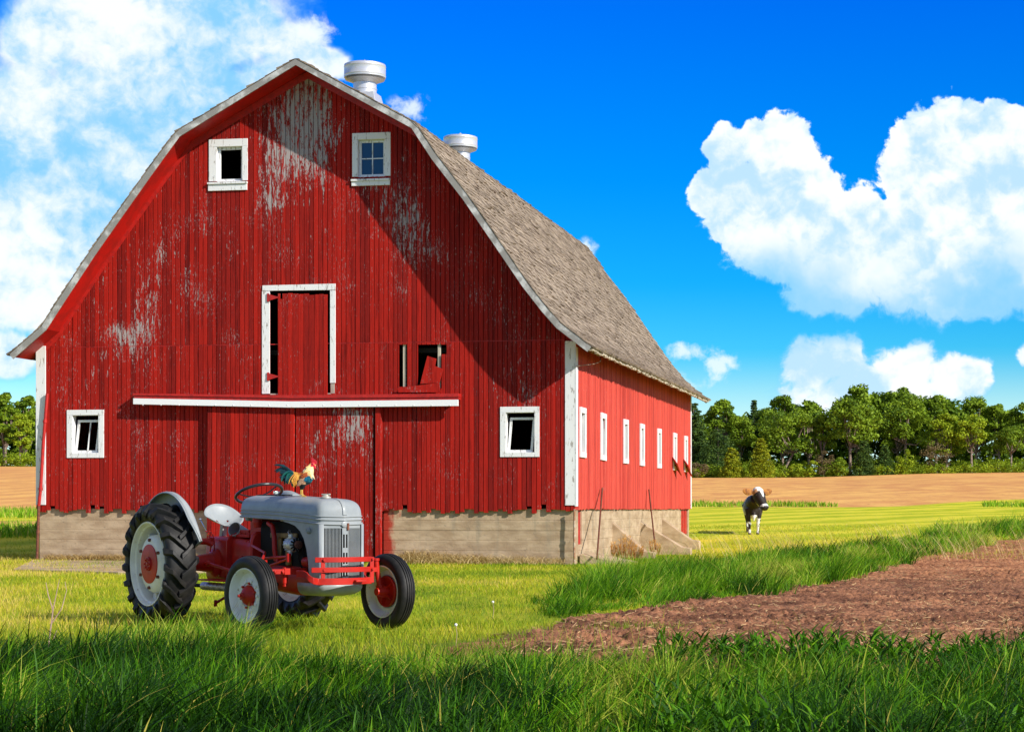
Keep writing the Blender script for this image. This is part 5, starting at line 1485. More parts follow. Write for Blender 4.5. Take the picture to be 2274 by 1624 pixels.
# grille
g = empty('grille', (0, 0, 0)); g.parent = TRACTOR
def gx(y): return .404 + (NOSE - .404) * (1 - abs(y) / .20)
mb = MB()
for s in (-1, 1):
    for k in range(13):
        y = s * (.042 + .148 * k / 12); mb.tube([(gx(y), y, .50), (gx(y), y, .985)], .0031, 6)
part(mb, 'bars', 'tgrey', g)
mb = MB()
for s in (-1, 1):
    mb.prism([(gx(0), 0), (gx(.2), s * .205), (gx(.2) - .03, s * .205), (gx(0) - .03, 0)], 2, .982, 1.012)
    mb.prism([(gx(.195) + .004, s * .193), (gx(.205), s * .207), (gx(.2) - .03, s * .207), (gx(.2) - .03, s * .193)], 2, .47, .982)
# slotted centre strip
zs = [.985, .90, .80, .79, .69, .68, .585, .575, .50]
for s in (-1, 1):
    mb.box(gx(0) - .004, gx(0) + .004, s * .024, s * .032, .48, .985) if s > 0 else mb.box(gx(0) - .004, gx(0) + .004, -.032, -.024, .48, .985)
mb.box(gx(0) - .001, gx(0) + .0055, -.006, .006, .48, .985)
for z0, z1 in ((.925, .985), (.755, .80), (.625, .65), (.48, .535)): mb.box(gx(0) - .004, gx(0) + .005, -.0238, .0238, z0, z1)
part(mb, 'grille_frame', 'tgrey', g, bevel=.0015)
mb = MB(); mb.box(.30, .36, -.20, .20, .47, 1.0); mb.build('radiator', M['tdark'], TRACTOR)
# rounded pan under the grille
mb = MB(); vs = []; lv = [(.47, 1.0, 0), (.43, 1.0, 0), (.395, .95, -.01), (.365, .80, -.04), (.350, .55, -.10), (.345, .2, -.2)]
pl = [(-.02, -.236), (.20, -.237), (.36, -.236), (.405, -.215), (.425, -.19), (.446, -.10), (.466, 0), (.446, .10), (.425, .19), (.405, .215), (.36, .236), (.20, .237), (-.02, .236)]
for z, k, dx in lv: vs += [(.1 + (x - .1) * (k * .5 + .5) + dx, y * k, z) for x, y in pl]
n = len(pl); fs = [(i * n + j, i * n + j + 1, (i + 1) * n + j + 1, (i + 1) * n + j) for i in range(len(lv) - 1) for j in range(n - 1)]
mb.add(vs, fs); o = part(mb, 'nose_pan', 'tgrey', TRACTOR, 50); sd = o.modifiers.new('t', 'SOLIDIFY'); sd.thickness = .004

# engine, gearbox, belly
mb = MB(); mb.box(-1.0, .05, -.13, .13, .58, 1.04); mb.box(.05, .29, -.17, .17, .55, 1.0); mb.box(-.98, .0, .20, .21, .6, 1.05); mb.build('engine_block_fill', M['tdark'], TRACTOR, bevel=.01)  # block enlarged and a thin far sheet added to darken the engine bay
mb = MB(); mb.box(-.75, -.20, -.155, -.132, .88, .93); mb.box(-.62, -.52, -.16, -.132, .66, .88); mb.box(-.40, -.33, -.17, -.132, .62, .90); part(mb, 'manifold', 'tbrass', TRACTOR, bevel=.008)
def barrel(xs, ws, z0s, z1s, name, m='tred', bev=0, pw=3.2):
    mb = MB(); vs = []; n = 16
    for x, w, a, b in zip(xs, ws, z0s, z1s):
        for k in range(n):
            th = 2 * math.pi * k / n; c, s = math.cos(th), math.sin(th); p = 2 / pw
            vs.append((x, w * math.copysign(abs(c) ** p, c), (a + b) / 2 + (b - a) / 2 * math.copysign(abs(s) ** p, s)))
    fs = [(i * n + k, i * n + (k + 1) % n, (i + 1) * n + (k + 1) % n, (i + 1) * n + k) for i in range(len(xs) - 1) for k in range(n)]
    fs.append(tuple(range(n - 1, -1, -1))); fs.append(tuple((len(xs) - 1) * n + k for k in range(n)))
    mb.add(vs, fs); return part(mb, name, m, TRACTOR, 40)
barrel([-1.0, -.8, -.3, .15, .22], [.14, .17, .17, .16, .12], [.42, .36, .33, .36, .42], [.64, .64, .64, .62, .58], 'oil_pan')
barrel([-2.15, -2.13, -1.62, -1.60], [.17, .185, .185, .17], [.44, .42, .42, .44], [.86, .88, .88, .86], 'gearbox', pw=7)
barrel([-1.62, -1.6, -1.59], [.205, .21, .205], [.40, .39, .40], [.90, .91, .90], 'gearbox_flange', pw=6)
barrel([-1.59, -1.3, -1.24, -1.06], [.165, .15, .15, .17], [.43, .43, .42, .39], [.88, .86, .84, .90], 'gearbox_housing', pw=5)
barrel([-1.07, -1.055, -1.03, -1.01], [.215, .225, .225, .215], [.37, .355, .355, .37], [.93, .945, .945, .93], 'clutch_flange', pw=5)
for s in (-1, 1):
    mb = MB(); mb.lathe([(.15, .14), (.15, .20), (.10, .24), (.078, .40), (.078, .62), (.11, .63), (.11, .66)], 20, M=Matrix.Translation((RXX, 0, .612)) @ (RX if s < 0 else Matrix.Rotation(R(-90), 4, 'X')))
    part(mb, 'axle_housing', 'tred', TRACTOR, 40)
# bolts and covers on the gearbox
mb = MB()
for (x, z, r) in ((-1.33, .62, .075), (-1.33, .62, .06)): mb.lathe([(r, 0), (r, .012 + (.075 - r)), (.001, .014 + (.075 - r))], 20, M=Matrix.Translation((x, -.15, z)) @ RX)
for k in range(8): hexnut(mb, Matrix.Translation((-1.33 + .067 * math.cos(k * .785), -.164, .62 + .067 * math.sin(k * .785))) @ RX, .008, .008)
for x in (-1.97, -1.80, -1.2, -1.12):
    for z in (.84, .66, .48): hexnut(mb, Matrix.Translation((x, -.185, z)) @ RX, .011, .012)
part(mb, 'inspection_cover', 'tred', TRACTOR)
mb = MB(); mb.box(-1.72, -1.28, -.12, .12, .875, .905); mb.box(-1.55, -1.35, -.09, .09, .90, .95)
for x in (-1.70, -1.6, -1.5, -1.4, -1.30):
    for s in (-1, 1): hexnut(mb, Matrix.Translation((x, s * .105, .905)), .012, .014)
part(mb, 'top_cover', 'tred', TRACTOR, bevel=.006)
# air cleaner and hose
c = tl(*crop2(262, 690), -.19); mb = MB(); mb.lathe([(.001, .02), (.046, .02), (.046, -.02), (.052, -.022), (.052, -.035), (.046, -.037), (.040, -.08), (.001, -.085)], 20, M=Matrix.Translation((c[0], -.19, 1.17 - .11))); mb.lathe([(.044, .14), (.044, .05)], 20, M=Matrix.Translation((c[0], -.19, 1.17 - .16)))
part(mb, 'air_cleaner', 'tred', TRACTOR)
pts = [tl(*crop2(*q), -.19) for q in ((352, 590), (385, 615), (400, 700), (402, 800), (412, 885), (440, 895))]
mb = MB(); mb.tube([(a, -.19, b) for a, b in pts], .024, 12); part(mb, 'radiator_hose', 'tred', TRACTOR)
# alternator
c = tl(*crop2(545, 765), -.21); al = empty('alternator', (c[0], -.20, c[1])); al.parent = TRACTOR
RYm = Matrix.Rotation(R(90), 4, 'Y')
mb = MB(); mb.lathe([(.001, -.09), (.045, -.09), (.066, -.075), (.070, -.02), (.066, .0), (.070, .005), (.068, .05), (.05, .06), (.001, .06)], 24, M=RYm)
for k in range(16): mb.cbox((.068, 0, -.045), (.012, .008, .055), M=RYm @ Matrix.Rotation(k * math.pi / 8, 4, 'Z'))
part(mb, 'casing', 'talu', al)
mb = MB()
for k in range(12): mb.cbox((.045, 0, .072), (.045, .010, .018), M=RYm @ Matrix.Rotation(k * math.pi / 6, 4, 'Z'))
mb.lathe([(.03, .06), (.03, .09), (.001, .09)], 16, M=RYm); part(mb, 'fan', 'tdark', al)
mb = MB(); mb.lathe([(.001, .092), (.038, .092), (.038, .098), (.028, .105), (.038, .112), (.038, .118), (.012, .12), (.012, .13), (.001, .13)], 24, M=RYm); part(mb, 'pulley', 'rust', al)
mb = MB(); mb.tube([(.105, .03, .02), (.12, .06, -.15), (.13, .10, -.25)], .008, 6); mb.tube([(.105, -.03, .0), (.12, .02, -.2), (.13, .08, -.28)], .008, 6); part(mb, 'belt', 'tdark', al)
mb = MB(); mb.tube([(-.02, -.02, .07), (-.05, -.03, .12), (-.08, 0, .14), (-.09, .03, .10)], .004, 6); part(mb, 'cable', 'talu', al)
mb = MB(); mb.box(-.01, .05, -.05, -.03, .06, .10); mb.box(-.02, .02, -.045, -.02, -.10, -.05); part(mb, 'bracket', 'talu', al, bevel=.004)
mb = MB(); mb.lathe([(.001, -.06), (.05, -.06), (.05, .05), (.03, .06), (.001, .06)], 16, M=Matrix.Translation((.06, -.16, .66)) @ RYm); part(mb, 'water_pump', 'tred', TRACTOR)

# front axle, kingpins, rods
def hexpin(mb, x, y, z0, z1, r=.020):
    mb.tube([(x, y, z0), (x, y, z1)], r, 12); mb.tube([(x, y, z1), (x, y, z1 + .03)], r * .8, 6); mb.tube([(x, y, z0 - .03), (x, y, z0)], r * .8, 6)
mb = MB(); mb.box(-.035, .035, -.40, .40, .545, .605); mb.box(-.028, .028, -.60, -.35, .552, .598); mb.box(-.028, .028, .35, .60, .552, .598)
for s in (-1, 1):
    mb.lathe([(.035, .0), (.035, .05)], 12, M=Matrix.Translation((.0, s * .36, .55)) @ Matrix.Rotation(0, 4, 'X'))
    for y in (.18, .26, .42, .50): hexnut(mb, Matrix.Translation((.035, s * y, .575)) @ Matrix.Rotation(R(90), 4, 'Y'), .015, .014)
part(mb, 'front_axle', 'tred', TRACTOR, bevel=.006)
for s in (-1, 1):
    k = empty('kingpin', (0, s * .60, .57)); k.parent = TRACTOR
    mb = MB(); mb.tube([(0, 0, .09), (0, s * .012, -.01), (0, s * .045, -.17)], [.026, .026, .030], 14); mb.tube([(0, s * .04, -.145), (0, s * .048, -.185)], .040, 14); mb.tube([(0, s * .045, -.17), (.0, s * .07, -.21), (0, s * .13, -.21)], [.03, .032, .028], 12)
    mb.tube([(0, 0, .09), (0, 0, .115)], .034, 12); part(mb, 'spindle', 'tred', k)
    mb = MB(); mb.tube([(0, 0, .10), (-.07, -s * .02, .11), (-.14, -s * .05, .10)], [.016, .014, .018], 8); mb.ball((-.14, -s * .05, .10), .024, 10); part(mb, 'steering_arm', 'tred', k)
# drag links and radius rods
for s in (-1, 1):
    mb = MB(); mb.tube([(-.14, s * .55, .67), (-.45, s * .36, .74), (-1.0, s * .22, .80)], .014, 8); mb.ball((-.16, s * .54, .675), .022, 8); part(mb, 'drag_link', 'tred', TRACTOR)
    mb = MB(); mb.tube([(-.03, s * .50, .55), (-.9, s * .26, .50), (-1.12, s * .20, .49)], .018, 8); part(mb, 'radius_rod', 'tred', TRACTOR)
mb = MB(); a = tl(*crop2(360, 930), -.36); b_ = tl(*crop2(500, 862), -.36); c_ = tl(*crop2(310, 885), -.36)
mb.tube([(a[0] - .1, -.34, a[1] - .02), (b_[0], -.34, b_[1] - .02)], .012, 8); mb.tube([(c_[0] - .25, -.34, c_[1]), (b_[0], -.34, b_[1])], .013, 8); mb.tube([(b_[0], -.34, b_[1] - .05), (b_[0], -.34, b_[1] + .03)], .022, 10)
part(mb, 'steering_rod', 'tred', TRACTOR)
mb = MB(); q = tl(*crop2(485, 1000), -.36); hexpin(mb, q[0], -.36, q[1] - .09, q[1] + .03, .028); part(mb, 'pivot_bolt', 'tred', TRACTOR)

# bumper
bp = empty('bumper', (0, 0, 0)); bp.parent = TRACTOR
def bar_pts(x0, bow, ya, yb, z, dz=0):
    return [(x0 + bow * (1 - ((y - (ya + yb) / 2) / ((yb - ya) / 2)) ** 2), y, z + dz * (y - ya) / (yb - ya)) for y in np.linspace(ya, yb, 15)]
def strap(pts, h, th, name):
    mb = MB(); vs = []; n = len(pts)
    for i, p in enumerate(pts):
        a = Vector(pts[max(i - 1, 0)]); b = Vector(pts[min(i + 1, n - 1)]); t = (b - a).normalized(); nn = Vector((t.y, -t.x, 0)).normalized(); p = Vector(p)
        for (o, z) in ((0, -h / 2), (th, -h / 2), (th, h / 2), (0, h / 2)): vs.append(p + nn * o + Vector((0, 0, z)))
    fs = [(i * 4 + j, i * 4 + (j + 1) % 4, i * 4 + 4 + (j + 1) % 4, i * 4 + 4 + j) for i in range(n - 1) for j in range(4)]
    fs += [(3, 2, 1, 0), tuple((n - 1) * 4 + j for j in range(4))]; mb.add(vs, fs); return part(mb, name, 'tred', bp, bevel=.003)
def bz(cy, x=.60): return ty(770, crop2(0, cy)[1], x)[1]
yl_, yr_ = ty(crop2(690, 0)[0], 1240, .62)[0], ty(crop2(1220, 0)[0], 1240, .62)[0]
strap(bar_pts(.535, .075, ty(crop2(757, 0)[0], 1240, .60)[0], yr_, bz(886)), .047, .010, 'upper_bar')
strap(bar_pts(.535, .075, ty(crop2(728, 0)[0], 1262, .60)[0], yr_, bz(968)), .047, .010, 'middle_bar')
_q = [(tl(*crop2(*c), y), y) for c, y in (((585, 1000), -.43), ((640, 1002), -.43), ((668, 1015), -.42), ((688, 1040), -.41), ((712, 1058), -.39))]
strap([(q[0][0], q[1], q[0][1]) for q in _q] + bar_pts(.52, .09, -.37, yr_ - .02, bz(1062))[1:-1] + [(.53, yr_, bz(1062)), (.42, yr_ + .02, .49), (.30, yr_ + .05, .52), (.10, .42, .56)], .062, .012, 'main_bar')
for cx_ in (803, 1212):
    y = ty(crop2(cx_, 0)[0], 1250, .585)[0]; mb = MB(); x = .532 if cx_ > 1000 else .560; mb.box(x, x + .010, y - .021, y + .021, bz(1062) - .02, bz(886) + .02); part(mb, 'upright', 'tred', bp, bevel=.002)
    mb = MB()
    for z in (886, 968): hexnut(mb, Matrix.Translation((x + .024, y, bz(z))) @ Matrix.Rotation(R(90), 4, 'Y'), .013, .010)
    part(mb, 'bolt', 'tred', bp)
y = ty(crop2(1085, 0)[0], 1290, .6)[0]; mb = MB(); mb.box(.59, .66, y - .06, y + .05, bz(1062) - .008, bz(1062) + .012); part(mb, 'tow_tab', 'tred', bp, bevel=.004)

# seat
sx, sz = tl(497, 1150, 0.0); st = empty('seat', (sx, 0, sz - .055)); st.parent = TRACTOR; st.rotation_euler = (0, R(12), 0); st.scale = (.86, .86, .86)
mb = MB(); nr_, na = 14, 56; vs = [(0, 0, 0)]; holes_ = [(.05, .05), (.05, -.05), (-.05, .07), (-.05, -.07), (.11, 0)]
for i in range(1, nr_ + 1):
    r = i / nr_
    for k in range(na):
        a = 2 * math.pi * k / na; x = math.cos(a) * .22 * r; y = math.sin(a) * .235 * r * (1 - .10 * math.cos(a))
        z = .085 * r ** 2.2 + (.11 * r ** 2 * max(0, -math.cos(a)) ** 1.5) - .075 * r ** 2 * max(0, math.cos(a)) ** 2; vs.append((x, y, z))
fs = [(0, 1 + k, 1 + (k + 1) % na) for k in range(na)]
for i in range(nr_ - 1):
    for k in range(na):
        q = (1 + i * na + k, 1 + i * na + (k + 1) % na, 1 + (i + 1) * na + (k + 1) % na, 1 + (i + 1) * na + k)
        cxx = sum(vs[j][0] for j in q) / 4; cyy = sum(vs[j][1] for j in q) / 4
        if min(math.hypot(cxx - h[0], cyy - h[1]) for h in holes_) < .016: continue
        fs.append(q)
mb.add(vs, fs); o = part(mb, 'pan', 'tgrey', st, 60); sd = o.modifiers.new('t', 'SOLIDIFY'); sd.thickness = .006
mb = MB(); mb.tube([Vector(vs[1 + (nr_ - 1) * na + k % na]) for k in range(na + 1)], .006, 6); part(mb, 'rim', 'tgrey', st)
mb = MB(); mb.box(-.04, .04, -.03, .03, -.17, 0); mb.box(-.03, .25, -.03, .03, -.18, -.165); part(mb, 'bracket', 'tgrey', st, bevel=.004)
c = tl(*crop1(1130, 665), -.05); mb = MB(); mb.lathe([(.075, -.10), (.075, .09), (.068, .09), (.068, -.10)], 28, M=Matrix.Translation((c[0], -.05, c[1])) @ Matrix.Rotation(R(65), 4, 'X') @ Matrix.Rotation(R(25), 4, 'Y'), closed=True); part(mb, 'seat_spring', 'tgrey', TRACTOR)
# dash hood behind the bonnet
mb = MB(); mb.box(-1.30, -1.22, -.16, .16, 1.04, 1.22); part(mb, 'dash', 'tgrey', TRACTOR, bevel=.02)
mb = MB(); mb.box(-1.28, -1.02, -.11, .11, .84, 1.06); part(mb, 'steering_box', 'tred', TRACTOR, bevel=.02)

# steering wheel
cx_, cz_ = tl(575, 1095, 0); sw_ = empty('steering_wheel', (cx_, 0, cz_ + .0)); sw_.parent = TRACTOR; sw_.rotation_euler = (0, R(-24), 0)
mb = MB(); mb.tube([(.232 * math.cos(a), .232 * math.sin(a), 0) for a in np.linspace(0, 2 * math.pi, 49)], .0155, 10, caps=False); part(mb, 'rim', 'wheelrim', sw_, 60)
mb = MB()
for k in range(3):
    a = k * 2 * math.pi / 3 + .5; mb.tube([(0, 0, -.035), (.12 * math.cos(a), .12 * math.sin(a), -.03), (.23 * math.cos(a), .23 * math.sin(a), 0)], .007, 6)
part(mb, 'spokes', 'wheelrim', sw_)
mb = MB(); mb.tube([(0, 0, -.02), (.0, 0, -.30)], .016, 10); mb.lathe([(.03, -.04), (.03, -.02), (.001, -.015)], 12); part(mb, 'column', 'tred', sw_)
mb = MB(); a = tl(*crop2(180, 393), -.1); mb.tube([(a[0] - .0, -.13, a[1]), (a[0] + .10, -.06, a[1] - .03)], .005, 6); mb.ball((a[0], -.13, a[1]), .011, 8); part(mb, 'throttle', 'tred', TRACTOR)
mb = MB(); c = tl(*crop2(412, 338), 0); mb.box(c[0] - .018, c[0] + .018, -.02, .02, c[1] - .02, c[1] + .012); part(mb, 'filler_cap', 'tchrome', TRACTOR, bevel=.006)
# lift quadrant and lever on the near side
a = tl(*crop1(815, 560), -.26); b_ = tl(*crop1(850, 625), -.26); c_ = tl(*crop1(900, 720), -.26)
lv_ = empty('lift_lever', (c_[0], -.26, c_[1])); lv_.parent = TRACTOR
mb = MB(); mb.tube([(0, 0, 0), (b_[0] - c_[0], 0, b_[1] - c_[1]), (a[0] - c_[0], 0, a[1] - c_[1])], .006, 8); part(mb, 'rod', 'tchrome', lv_)
mb = MB(); mb.ball((a[0] - c_[0], 0, a[1] - c_[1]), .015, 12); part(mb, 'knob', 'tchrome', lv_, 80)
mb = MB()
for y in (-.02, .02):
    mb.tube([(-.09 + .13 * math.cos(t), y, -.06 + .14 * math.sin(t)) for t in np.linspace(-.5, 1.5, 10)], .008, 6)
mb.cbox((0, .0, -.02), (.08, .03, .07)); part(mb, 'quadrant', 'tred', lv_, bevel=.002)
mb = MB(); mb.tube([(c_[0] + .03, -.25, c_[1] - .06), (RXX + .05, -.30, .83), (RXX + .05, -.55, .84)], [.03, .035, .03], 12); part(mb, 'lift_shaft', 'tred', TRACTOR)
mb = MB(); mb.tube([(RXX + .05, -.50, .84), (RXX - .30, -.52, .92)], .022, 8); mb.tube([(RXX - .30, -.5, .92), (RXX - .34, -.5, .50)], .012, 8); part(mb, 'lift_arm', 'tred', TRACTOR)
# brake pedal rods, foot plate, exhaust, drawbar peg
a = tl(*crop1(790, 932), -.34); b_ = tl(*crop1(880, 918), -.34); c_ = tl(*crop1(1078, 968), -.34)
mb = MB(); mb.tube([(a[0] - .1, -.34, a[1]), (b_[0], -.34, b_[1]), (c_[0] + .3, -.34, c_[1] - .05)], .016, 8); mb.ball((b_[0], -.34, b_[1]), .03, 10); part(mb, 'brake_rod', 'tred', TRACTOR)
a = tl(*crop1(845, 1045), -.33); b_ = tl(*crop1(1050, 1045), -.33); mb = MB(); mb.box(a[0], b_[0] + .04, -.42, -.20, a[1] - .008, a[1] + .004); part(mb, 'foot_plate', 'tred', TRACTOR, bevel=.003)
a = tl(*crop1(790, 1095), -.30); b_ = tl(*crop1(1040, 1130), -.30)
mb = MB(); mb.tube([(RXX - .3, -.30, a[1]), (a[0] + .12, -.30, a[1]), (b_[0], -.30, a[1])], .019, 12); mb.tube([(b_[0] - .02, -.30, a[1]), (b_[0] + .9, -.22, a[1] + .06)], .018, 12); part(mb, 'exhaust_pipe', 'tdark', TRACTOR)
mb = MB(); mb.tube([(a[0] + .13, -.30, a[1]), (a[0] + .15, -.30, a[1]), (b_[0], -.30, a[1]), (b_[0] + .02, -.30, a[1])], [.02, .042, .042, .02], 16); part(mb, 'silencer', 'talu', TRACTOR)
a = tl(*crop1(940, 1240), -.30); b_ = tl(*crop1(1020, 1165), -.30); mb = MB(); mb.tube([(a[0], -.30, a[1]), (b_[0], -.25, b_[1])], .014, 8); mb.tube([(a[0] - .01, -.30, a[1] - .03), (a[0], -.3, a[1] + .03)], .018, 8); part(mb, 'step_peg', 'tred', TRACTOR)
# ------------------------------------------------------------------ animals
def remesh(mb, voxel, smooth_it=6, mirror=False):
    "fuse overlapping volumes into one continuous skin; returns numpy co and polys"
    me = bpy.data.meshes.new('tmp'); me.from_pydata(mb.v, [], mb.f)
    o = bpy.data.objects.new('tmp', me); COL.objects.link(o)
    r = o.modifiers.new('r', 'REMESH'); r.mode = 'VOXEL'; r.voxel_size = voxel
    s = o.modifiers.new('s', 'SMOOTH'); s.factor = .6; s.iterations = smooth_it
    dg = bpy.context.evaluated_depsgraph_get(); ev = o.evaluated_get(dg); m2 = bpy.data.meshes.new_from_object(ev)
    bpy.data.objects.remove(o); bpy.data.meshes.remove(me)
    return m2
def skin_obj(name, me, mat_, parent, colf):
    me.name = name; n = len(me.vertices); co = np.zeros(n * 3, np.float32); me.vertices.foreach_get('co', co); co = co.reshape(-1, 3)
    c = colf(co); at = me.attributes.new('Col', 'FLOAT_COLOR', 'POINT'); at.data.foreach_set('color', np.concatenate([c, np.ones((n, 1))], 1).astype(np.float32).ravel())
    me.materials.clear(); me.materials.append(mat_); me.shade_smooth()
    o = bpy.data.objects.new(name, me); COL.objects.link(o); o.parent = parent; return o
def coat_mat(name, rough=.6, bs=60, bd=.004, st=.4, spec=.3):
    m, nb, b, out = newmat(name); tc = nb.new('ShaderNodeTexCoord').outputs['Object']
    c = nb.attr('Col', 'Color'); n = nb.noise(tc, 30, 4)
    nb.put(b.inputs['Base Color'], nb.mix(nb.m('MULTIPLY', n, .5), c, nb.mix(.5, c, (0.0, 0.0, 0.0)))); b.inputs['Roughness'].default_value = rough; b.inputs['Specular IOR Level'].default_value = spec
    bump(nb, b, nb.noise(tc, bs, 4), st, bd); return m
M['feather'] = coat_mat('feathers', .45, 160, .002, .5)
M['hide'] = coat_mat('cow_hide', .55, 40, .006, .4)
M['comb'] = mat('comb_skin', (.62, .015, .03), .5, bmp=.4, bscale=300, bdist=.001)
M['yellow'] = mat('leg_scales', (.62, .40, .07), .5, bmp=.4, bscale=400, bdist=.001)
M['eye'] = mat('eye', (.01, .008, .006), .08, spec=.8)

# rooster: measured on its own close view (cx, cy), facing right
RS = .1539 * 2273 / 4096 / 234.0 * 1.0
def rp(x, y, d=0.0): return Vector(((x - 1190) * RS, d, (1296 - y) * RS))
def rooster():
    lx = -.246; ly = -.06; zt = hood_z(lx) - .004
    wpos = TRACTOR_M @ Vector((lx, ly, zt))
    e = empty('rooster', wpos, R(-6), 'colourful rooster with red comb and dark green tail standing on the tractor bonnet', 'rooster')
    mb = MB()
    def chain(pts, sq=.78):
        P_ = [rp(x, y) for x, y, r in pts]; rr = [r * RS for x, y, r in pts]
        vs = []; n = 16
        for i, p in enumerate(P_):
            t = (P_[min(i + 1, len(P_) - 1)] - P_[max(i - 1, 0)]).normalized(); nn = Vector((-t.z, 0, t.x))
            for k in range(n):
                a = 2 * math.pi * k / n; vs.append(p + nn * math.cos(a) * rr[i] + Vector((0, 1, 0)) * math.sin(a) * rr[i] * sq)
        fs = [(i * n + k, i * n + (k + 1) % n, (i + 1) * n + (k + 1) % n, (i + 1) * n + k) for i in range(len(P_) - 1) for k in range(n)]
        fs += [tuple(range(n - 1, -1, -1)), tuple((len(P_) - 1) * n + k for k in range(n))]; mb.add(vs, fs)
    chain([(860, 640, 35), (930, 690, 70), (1030, 760, 125), (1130, 800, 175), (1220, 810, 195), (1320, 780, 180), (1400, 730, 120), (1440, 700, 60)], .85)
    chain([(1230, 800, 150), (1300, 700, 165), (1350, 620, 140), (1385, 540, 105), (1415, 470, 75), (1440, 425, 52), (1455, 400, 30)], .8)
    mb.ball(tuple(rp(1448, 432)), (62 * RS, 46 * RS, 56 * RS), 16)
    for (x, d) in ((1125, .022), (1195, -.022)):
        a = rp(x + 20, 880, d); b = rp(x + 5, 1000, d * 1.1); c = rp(x, 1100, d * 1.1); mb.tube([a, b, c], [105 * RS, 70 * RS, 22 * RS], 12)
    me = remesh(mb, .0042, 4)
    def colf(co):
        x = co[:, 0] / RS + 1190; y = 1296 - co[:, 2] / RS; d = co[:, 1]
        n = vnoise(x / 14, y / 30, 3); c = np.tile(np.array([.012, .03, .035]), (len(x), 1))
        def put(mask, col, col2=None):
            t = n[:, None]; cc = np.array(col) * (1 - t) + np.array(col2 or col) * t; c[mask] = cc[mask]
        j = (n - .5) * 40
        put(y < 905 - 0 * x, (.01, .07, .10), (.01, .15, .22))
        put((x < 1180) & (y < 900) & (y > 640), (.80, .42, .05), (.42, .14, .02))
        put((y - 640 + j < (x - 1000) * .42) & (y < 860) & (x > 1000) & (x < 1380), (.35, .06, .01), (.62, .16, .02))
        put((x > 1060) & (x < 1290) & (y > 820 + j * .3) & (y < 1000) & ((x - 1060) * .3 + 800 < y), (.38, .19, .10), (.55, .32, .18))
        put((x < 1060) & (y < 760), (.75, .40, .07), (.60, .22, .03))
        # neck hackle
        neck = (x + j > 1170 + (y - 560) * .75) & (y < 770 + j) & (x > 1150)
        put(neck, (.86, .66, .30), (.86, .74, .46))
        put(neck & (y < 470), (.86, .52, .12), (.86, .62, .22))
        put((x > 1405) & (y > 370) & (y < 500), (.65, .05, .06), (.75, .02, .04))
        put(y > 960, (.008, .012, .016))
        return c
    skin_obj('body', me, M['feather'], e, colf)
    def feather(pts, w, name, col, d=0.0, twist=0.0, th=.0022):
        "curved vane with thickness"
        P_ = [rp(x, y, d + (q[0] if (q := r) else 0)) for x, y, *r in pts] if False else [rp(p[0], p[1], d + (p[2] if len(p) > 2 else 0)) for p in pts]
        sp_ = []
        for t in np.linspace(0, 1, 9):
            f = t * (len(P_) - 1); i = min(int(f), len(P_) - 2); g = f - i
            p0, p1, p2, p3 = P_[max(i - 1, 0)], P_[i], P_[i + 1], P_[min(i + 2, len(P_) - 1)]
            sp_.append(.5 * ((2 * p1) + (p2 - p0) * g + (2 * p0 - 5 * p1 + 4 * p2 - p3) * g * g + (3 * p1 - p0 - 3 * p2 + p3) * g ** 3))
        vs = []; n = len(sp_)
        for i, p in enumerate(sp_):
            t = (sp_[min(i + 1, n - 1)] - sp_[max(i - 1, 0)]).normalized(); nn = Vector((-t.z, twist, t.x)).normalized(); s = i / (n - 1)
            ww = w * RS * (.35 + .65 * math.sin(math.pi * min(.97, s * .8 + .18)) ** .6) * (1 if s < .99 else .1)
            for (a, b) in ((-1, -th), (0, -th * 2.2), (1, -th), (1, th), (0, th * 2.2), (-1, th)): vs.append(p + nn * ww * a + Vector((0, b, 0)))
        fs = [(i * 6 + k, i * 6 + (k + 1) % 6, i * 6 + 6 + (k + 1) % 6, i * 6 + 6 + k) for i in range(n - 1) for k in range(6)]
        fs += [(5, 4, 3, 2, 1, 0), tuple((n - 1) * 6 + k for k in range(6))]
        mb = MB(); mb.add(vs, fs); return mb.build(name, col, e, smooth=60)
    dk = mat('tail_black', (.006, .022, .030), .3, col2=(.010, .045, .055), scale=30); gr = mat('tail_green', (.004, .11, .085), .22, col2=(.01, .05, .08), scale=25, coat=.5)
    yl = mat('saddle_gold', (.80, .46, .07), .5, col2=(.62, .22, .03), scale=60); cr = mat('hackle_cream', (.86, .70, .36), .55, col2=(.80, .48, .12), scale=70)
    tail = [([(900, 640), (800, 560), (690, 490), (560, 450), (432, 455)], 34), ([(900, 640), (780, 560), (650, 530), (530, 560), (415, 615)], 32), ([(890, 650), (760, 560), (650, 470), (590, 452)], 36),
            ([(900, 660), (770, 600), (640, 590), (540, 600), (470, 655)], 34), ([(900, 670), (780, 650), (660, 650), (560, 660)], 40), ([(900, 680), (790, 700), (680, 720), (570, 700)], 42),
            ([(900, 690), (800, 750), (690, 780), (560, 760)], 40), ([(910, 700), (820, 790), (720, 850), (640, 830)], 38), ([(880, 690), (780, 760), (690, 850), (685, 980)], 26)]
    for i, (p, w) in enumerate(tail): feather([(x, y, (i % 3 - 1) * .006 * k) for k, (x, y) in enumerate(p)], w, 'tail_feather', dk, (i % 4 - 1.5) * .004)
    sick = [([(930, 640), (790, 640), (670, 730), (620, 880)], 32), ([(950, 660), (840, 680), (770, 790), (750, 950)], 34), ([(960, 670), (900, 730), (830, 820), (800, 960)], 32), ([(980, 690), (920, 790), (900, 900), (925, 1030)], 26), ([(940, 660), (830, 620), (720, 690), (640, 800), (630, 890)], 24)]
    for s in (-1, 1):
        for i, (p, w) in enumerate(sick): feather(p, w, 'sickle_feather', gr, s * (.020 + .002 * i))
